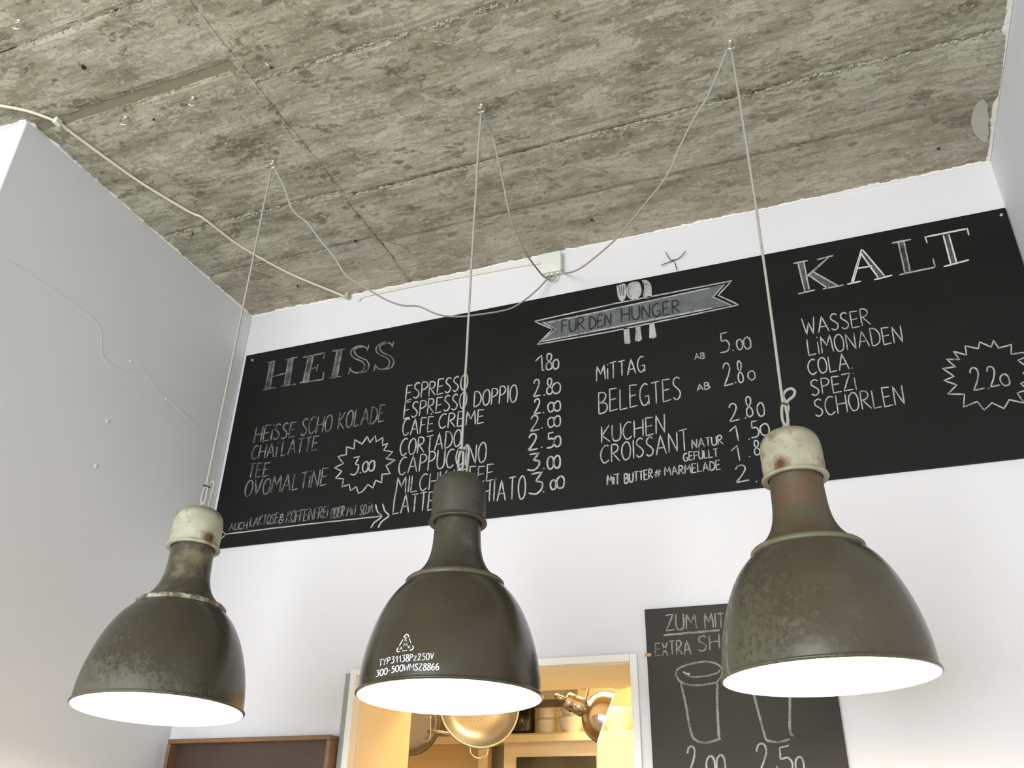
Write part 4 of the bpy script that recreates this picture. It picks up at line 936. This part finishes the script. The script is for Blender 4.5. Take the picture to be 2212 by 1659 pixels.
# lower tan wall panel at the left and the post beside the cabinet
SH = 4.12
zs = at(1200, 1582, SH).z
shelf = empty('wall_shelf', at(1150, 1590, SH), 'cream shelf in the kitchen behind the hatch, carrying white crockery', 'shelf')
box('shelf_board', (-3.1, SH, zs - 0.022), (-0.02, K1 - 0.001, zs), MAT['kcab'], shelf, 0.003, 2, world=True)
box('shelf_lip', (-3.1, SH - 0.012, zs - 0.040), (-0.02, SH - 0.0005, zs - 0.006), MAT['kcab'], shelf, 0.004, 2, world=True)
cb = empty('kitchen_cabinet', at(1180, 1650, 4.16), 'cream kitchen cabinet with a dark glass front panel, under the shelf', 'cabinet')
xa, xb = at(1088, 1640, 4.16).x, at(1400, 1640, 4.16).x
ga, gb = at(1115, 1650, 4.145), at(1287, 1640, 4.145); gz = at(1200, 1634, 4.145).z
box('cabinet_body', (xa, 4.16, 0.9), (xb, K1 - 0.002, zs - 0.0225), MAT['kcab'], cb, 0.003, 2, world=True)
box('glass_panel', (ga.x, 4.145, 0.95), (gb.x, 4.158, gz), MAT['glassdark'], cb, 0.002, 2, world=True, label='dark glossy front panel')
pa, pb = at(1035, 1650, 4.2).x, at(1056, 1650, 4.2).x
box('cabinet_post', (pa, 4.18, 0.9), (pb, 4.24, zs - 0.0225), MAT['kcab'], cb, 0.004, 2, world=True)
box('side_panel', (-3.0, 4.30, 0.9), (pa - 0.002, 4.34, zs - 0.0225), MAT['ktan'], cb, 0, world=True, label='tan back panel left of the post')
hz = at(1200, 1513, 3.9).z; hd = at(1222, 1500, 3.9).x
hood = box('extractor_hood', (-2.6, 3.90, hz), (hd, 4.09, KZ - 0.001), MAT['kdark'], None, 0.006, 2, label='dark brown hood or cupboard bottom above the kitchen shelf', category='hood')
# crockery on the shelf
def bowl_prof(r, h, foot=0.6, t=0.004):
    return [(0.001, 0.0), (r * foot, 0.0), (r * foot * 1.02, h * 0.06), (r * 0.86, h * 0.45), (r * 0.98, h * 0.85), (r, h), (r - t, h), (r * 0.95 - t, h * 0.8), (r * 0.8 - t, h * 0.42), (r * foot * 0.8, h * 0.14), (0.001, h * 0.12)]
def ramekin_prof(r, h):
    return [(0.001, 0), (r * 0.88, 0), (r * 0.91, h * 0.06), (r * 0.93, h * 0.66), (r, h * 0.70), (r, h), (r * 0.93, h), (r * 0.85, h * 0.7), (r * 0.82, h * 0.12), (0.001, h * 0.1)]
YS = SH + 0.075
def dish(name, pxl, pxr, y, prof_f, n, label, cat, group, mat='china', h=None, Yd=YS):
    xl, xr = at(pxl, y, Yd), at(pxr, y, Yd); r = (xr.x - xl.x) / 2 * 0.97; out = []
    for k in range(n):
        hh = h or r * 1.1
        o = lathe(name, prof_f(r, hh), MAT[mat], None, 40); o.location = ((xl.x + xr.x) / 2, Yd, zs + 0.0005 + k * hh * 1.005)
        o['label'] = label[k]; o['category'] = cat
        if group: o['group'] = group
        out.append(o)
    return out
dish('ramekin', 1160, 1204, 1560, ramekin_prof, 3, ['lowest white cup of the stack on the kitchen shelf', 'second white cup up in the stack on the kitchen shelf', 'topmost white cup of the stack on the kitchen shelf'], 'cup', 'white cups stacked on the kitchen shelf', h=0.068)
dish('bowl', 1207, 1262, 1560, bowl_prof, 2, ['lower white bowl behind the chrome spotlight', 'upper white bowl behind the chrome spotlight'], 'bowl', 'white bowls on the kitchen shelf', h=0.075)
dish('bowl', 1298, 1372, 1560, bowl_prof, 1, ['wide white bowl at the right end of the kitchen shelf view'], 'bowl', 'white bowls on the kitchen shelf', h=0.105)
dish('jar', 1104, 1157, 1560, lambda r, h: [(0.001, 0), (r * 0.9, 0), (r, h * 0.1), (r, h * 0.7), (r * 0.8, h * 0.85), (r * 0.8, h), (0.001, h)], 1, ['dark glazed jar on the kitchen shelf beside the stacked cups'], 'jar', None, 'jar', 0.17)
# rail with hanging things
RY = 3.42; RZ = 2.36
rail = empty('hanging_rail', (-1.3, RY, RZ), 'steel utensil rail in the kitchen above the hatch opening', 'rail')
tube('rail_tube', [Vector((-3.19, RY, RZ)), Vector((-0.01, RY, RZ))], 0.007, MAT['steel'], rail, 10, world=True)
# colander: mouth toward the customer, hung by its handle
co = at(1036, 1522, RY)
colander = empty('colander', co, 'steel colander hanging by its handle behind the middle lamp', 'colander')
ax = (Vector((0, 0, 1.6)) - co).normalized(); ax = (ax + Vector((0.28, 0, 0.20))).normalized()
Mc = ax.to_track_quat('Z', 'Y').to_matrix().to_4x4()
RC = 0.160
pc = smooth_prof([(RC, 0), (RC * 0.97, -0.025), (RC * 0.88, -0.058), (RC * 0.66, -0.090), (RC * 0.40, -0.102), (0.001, -0.105)], 4)
lathe('bowl', pc + [(r - 0.0015 if r > 0.01 else r, z + 0.0015) for r, z in reversed(pc)], MAT['steel'], colander, 64, Mc)
rp = [Mc @ Vector((RC * 1.02 * math.cos(a * math.pi / 32), RC * 1.02 * math.sin(a * math.pi / 32), 0.001)) for a in range(64)]
tube('rim', rp, 0.0042, MAT['steel'], colander, 8, True)
bm = bmesh.new()
for ring, cnt in ((0.012, 5), (0.024, 10), (0.036, 15), (0.048, 19)):
    for k in range(cnt):
        a = 2 * math.pi * k / cnt + ring * 30; z = -0.1025 + (ring / 0.055) ** 2 * 0.006
        bmesh.ops.create_circle(bm, cap_ends=True, segments=8, radius=0.0016, matrix=Mc @ Matrix.Translation((ring * math.cos(a), ring * math.sin(a), z + 0.0012)))
for k in range(40):
    a = 2 * math.pi * k / 40; 
    bmesh.ops.create_circle(bm, cap_ends=True, segments=8, radius=0.0017, matrix=Mc @ Matrix.Translation((RC * 0.80 * math.cos(a), RC * 0.80 * math.sin(a), -0.0695)) @ Matrix.Rotation(a, 4, 'Z') @ Matrix.Rotation(-0.9, 4, 'Y'))
from_bm('drain_holes', bm, MAT['kdark'], colander, kind='stuff')
for sgn in (-1, 1):
    d = (Mc.inverted().to_3x3() @ Vector((0.02, 0, sgn))).to_2d().normalized(); d = Vector((d.x, d.y, 0)); s2 = Vector((-d.y, d.x, 0))
    path = [d * (RC * 1.0) + s2 * 0.036, d * (RC + 0.022) + s2 * 0.034, d * (RC + 0.038) + s2 * 0.018, d * (RC + 0.042), d * (RC + 0.038) - s2 * 0.018, d * (RC + 0.022) - s2 * 0.034, d * (RC * 1.0) - s2 * 0.036]
    tube('handle', [Mc @ q for q in smooth_path(path, 4)], 0.0032, MAT['steel'], colander, 8)
topc = co + Mc.to_3x3() @ ((Mc.inverted().to_3x3() @ Vector((0.02, 0, 1))).to_2d().normalized().to_3d() * (RC + 0.040))
def shook(p, label):
    o = empty('hanging_hook', p, label, 'hook', 'steel hooks on the kitchen rail')
    q = [p + Vector((0.0, 0, 0.0)), p + Vector((0, 0.006, -0.004)), p + Vector((0, 0.010, 0.006)), Vector((p.x, p.y + 0.008, p.z + 0.02)), Vector((p.x, RY + 0.010, RZ - 0.01)), Vector((p.x, RY + 0.004, RZ + 0.010)), Vector((p.x, RY - 0.008, RZ + 0.006))]
    tube('hook_wire', smooth_path(q, 4), 0.002, MAT['steel'], o, 6, world=True)
shook(topc, 'steel hook on the rail carrying the colander')
# saucepan at the left edge of the opening
po = at(880, 1560, 3.45)
pan = empty('saucepan', po, 'worn steel saucepan hanging at the left edge of the hatch', 'pan')
axp = (Vector((-0.35, 1.0, 0.10))).normalized(); Mp = axp.to_track_quat('Z', 'Y').to_matrix().to_4x4()
rp_ = 0.125
lathe('pan_body', smooth_prof([(0.001, 0.0), (rp_ * 0.7, 0.0), (rp_ * 0.92, 0.008), (rp_, 0.03), (rp_, 0.10)], 4) + [(rp_ + 0.004, 0.102), (rp_ - 0.002, 0.102), (rp_ - 0.003, 0.03)], MAT['steel_dark'], pan, 64, Mp)
hp = [at(930, 1548, 3.36), at(930, 1585, 3.36), at(925, 1600, 3.36), at(905, 1603, 3.37)]
tube('hanging_loop', smooth_path([q - po for q in hp], 4), 0.003, MAT['steel'], pan, 8)
tube('long_handle', [q - po for q in (at(925, 1580, 3.45), at(955, 1582, 3.44), at(985, 1588, 3.47))], 0.006, MAT['steel'], pan, 8)
shook(po + Vector((0.02, 0.02, 0.135)), 'steel hook on the rail carrying the saucepan')
# ladle ends at the upper right
for (x, y, rr), l in (((1338, 1470, 0.055), 'steel ladle bowl hanging at the upper right of the hatch'), ((1262, 1478, 0.034), 'small steel ladle bowl above the chrome spotlight')):
    p = at(x, y, 3.50); ld = empty('ladle', p, l, 'ladle', 'ladles hanging on the kitchen rail')
    prf = smooth_prof([(0.001, -rr * 0.6), (rr * 0.55, -rr * 0.5), (rr * 0.9, -rr * 0.2), (rr, 0.0)], 4)
    lathe('ladle_bowl', prf + [(r * 0.96, z + 0.001) for r, z in reversed(prf)], MAT['steel_dark'], ld, 32)
    tube('ladle_handle', [Vector((rr, 0, 0)), Vector((rr * 1.1, 0, 0.06)), Vector((rr, -0.02, RZ - p.z + 0.012)), Vector((rr, -0.09, RZ - p.z + 0.010))], 0.003, MAT['steel'], ld, 8)
# chrome spotlight
YL = 3.30
s0, s1, s2_, s3 = at(1200, 1503, YL), at(1222, 1512, YL), at(1262, 1530, YL), at(1305, 1548, YL)
spot = empty('spotlight', s2_, 'chrome clamp spotlight in the kitchen shining to the right', 'spotlight')
vd = (s2_ - EYE).normalized(); dax = (s3 - s1).normalized(); dax = (dax - vd * dax.dot(vd)).normalized(); dax = (dax - vd * 0.05).normalized()
Ml = Matrix.Translation(s1 - s2_) @ dax.to_track_quat('Z', 'Y').to_matrix().to_4x4()
Ls = (s2_ - s1).length
lathe('socket', [(0.001, -0.002), (0.028, 0.0), (0.033, 0.006), (0.034, Ls * 0.42), (0.030, Ls * 0.47), (0.034, Ls * 0.52), (0.035, Ls * 0.92), (0.030, Ls)], MAT['spot_chrome'], spot, 40, Ml)
rf = smooth_prof([(0.030, Ls * 0.95), (0.050, Ls + 0.006), (0.074, Ls + 0.024), (0.089, Ls + 0.050), (0.096, Ls + 0.082)], 4)
lathe('reflector_inside', [(r - 0.003, z + 0.001) for r, z in rf], MAT['enamel_white'], spot, 64, Ml)
lathe('reflector', rf, MAT['spot_chrome'], spot, 64, Ml)
lathe('spot_bulb', smooth_prof([(0.001, Ls + 0.075), (0.03, Ls + 0.065), (0.04, Ls + 0.045), (0.025, Ls + 0.01)], 4), MAT['bulb'], spot, 32, Ml)
tube('cord_stub', [s0 - s2_, s1 - s2_], 0.010, MAT['spot_chrome'], spot, 10)
arm = [at(1262, 1520, YL), at(1270, 1495, YL + 0.02), Vector((at(1272, 1480, YL).x, RY, RZ))]
tube('arm', smooth_path([q - s2_ for q in arm], 4), 0.005, MAT['spot_chrome'], spot, 8)
sl = bpy.data.lights.new('spot_light', 'SPOT'); sl.energy = 45; sl.color = (1.0, 0.72, 0.36); sl.spot_size = math.radians(125); sl.spot_blend = 0.4; sl.shadow_soft_size = 0.03
slo = bpy.data.objects.new('spot_light', sl); C.objects.link(slo); slo.parent = spot
slo.matrix_local = Ml @ Matrix.Translation((0, 0, Ls + 0.10)) @ Matrix.Rotation(math.pi, 4, 'X')
# white tiled cheek the spotlight throws its light on
ck = at(1290, 1640, 3.75)
box('wall_cheek', (ck.x, 3.75, 0.9), (-0.02, 4.10, at(1330, 1592, 3.75).z), MAT['kcab'], None, 0.004, 2, kind='structure')

# ------------------------------------------------------------------ shallow wooden tray frame, lower left
fy = WY - 0.051
tl, trr = at(362, 1603, fy), at(707, 1587, fy)
x0, x1, z1 = tl.x, trr.x + 0.012, trr.z + 0.0
tb = empty('wooden_tray', Vector(((x0 + x1) / 2, WY, z1 - 0.42)), 'reddish wooden tray frame hung on the white wall, lower left', 'tray')
th = 0.013
box('top_rail', (x0, fy, z1 - th), (x1, WY - 0.001, z1), MAT['wood'], tb, 0.002, 2, world=True); box('bottom_rail', (x0, fy, z1 - 0.42), (x1, WY - 0.001, z1 - 0.42 + th), MAT['wood'], tb, 0.002, 2, world=True)
box('side_rail', (x0, fy, z1 - 0.42 + th), (x0 + th, WY - 0.001, z1 - th), MAT['wood'], tb, 0.002, 2, world=True); box('side_rail', (x1 - th, fy, z1 - 0.42 + th), (x1, WY - 0.001, z1 - th), MAT['wood'], tb, 0.002, 2, world=True)
box('back_panel', (x0 + th, WY - 0.012, z1 - 0.42 + th), (x1 - th, WY - 0.002, z1 - th), MAT['wood_in'], tb, 0, world=True, label='darker brown back panel')
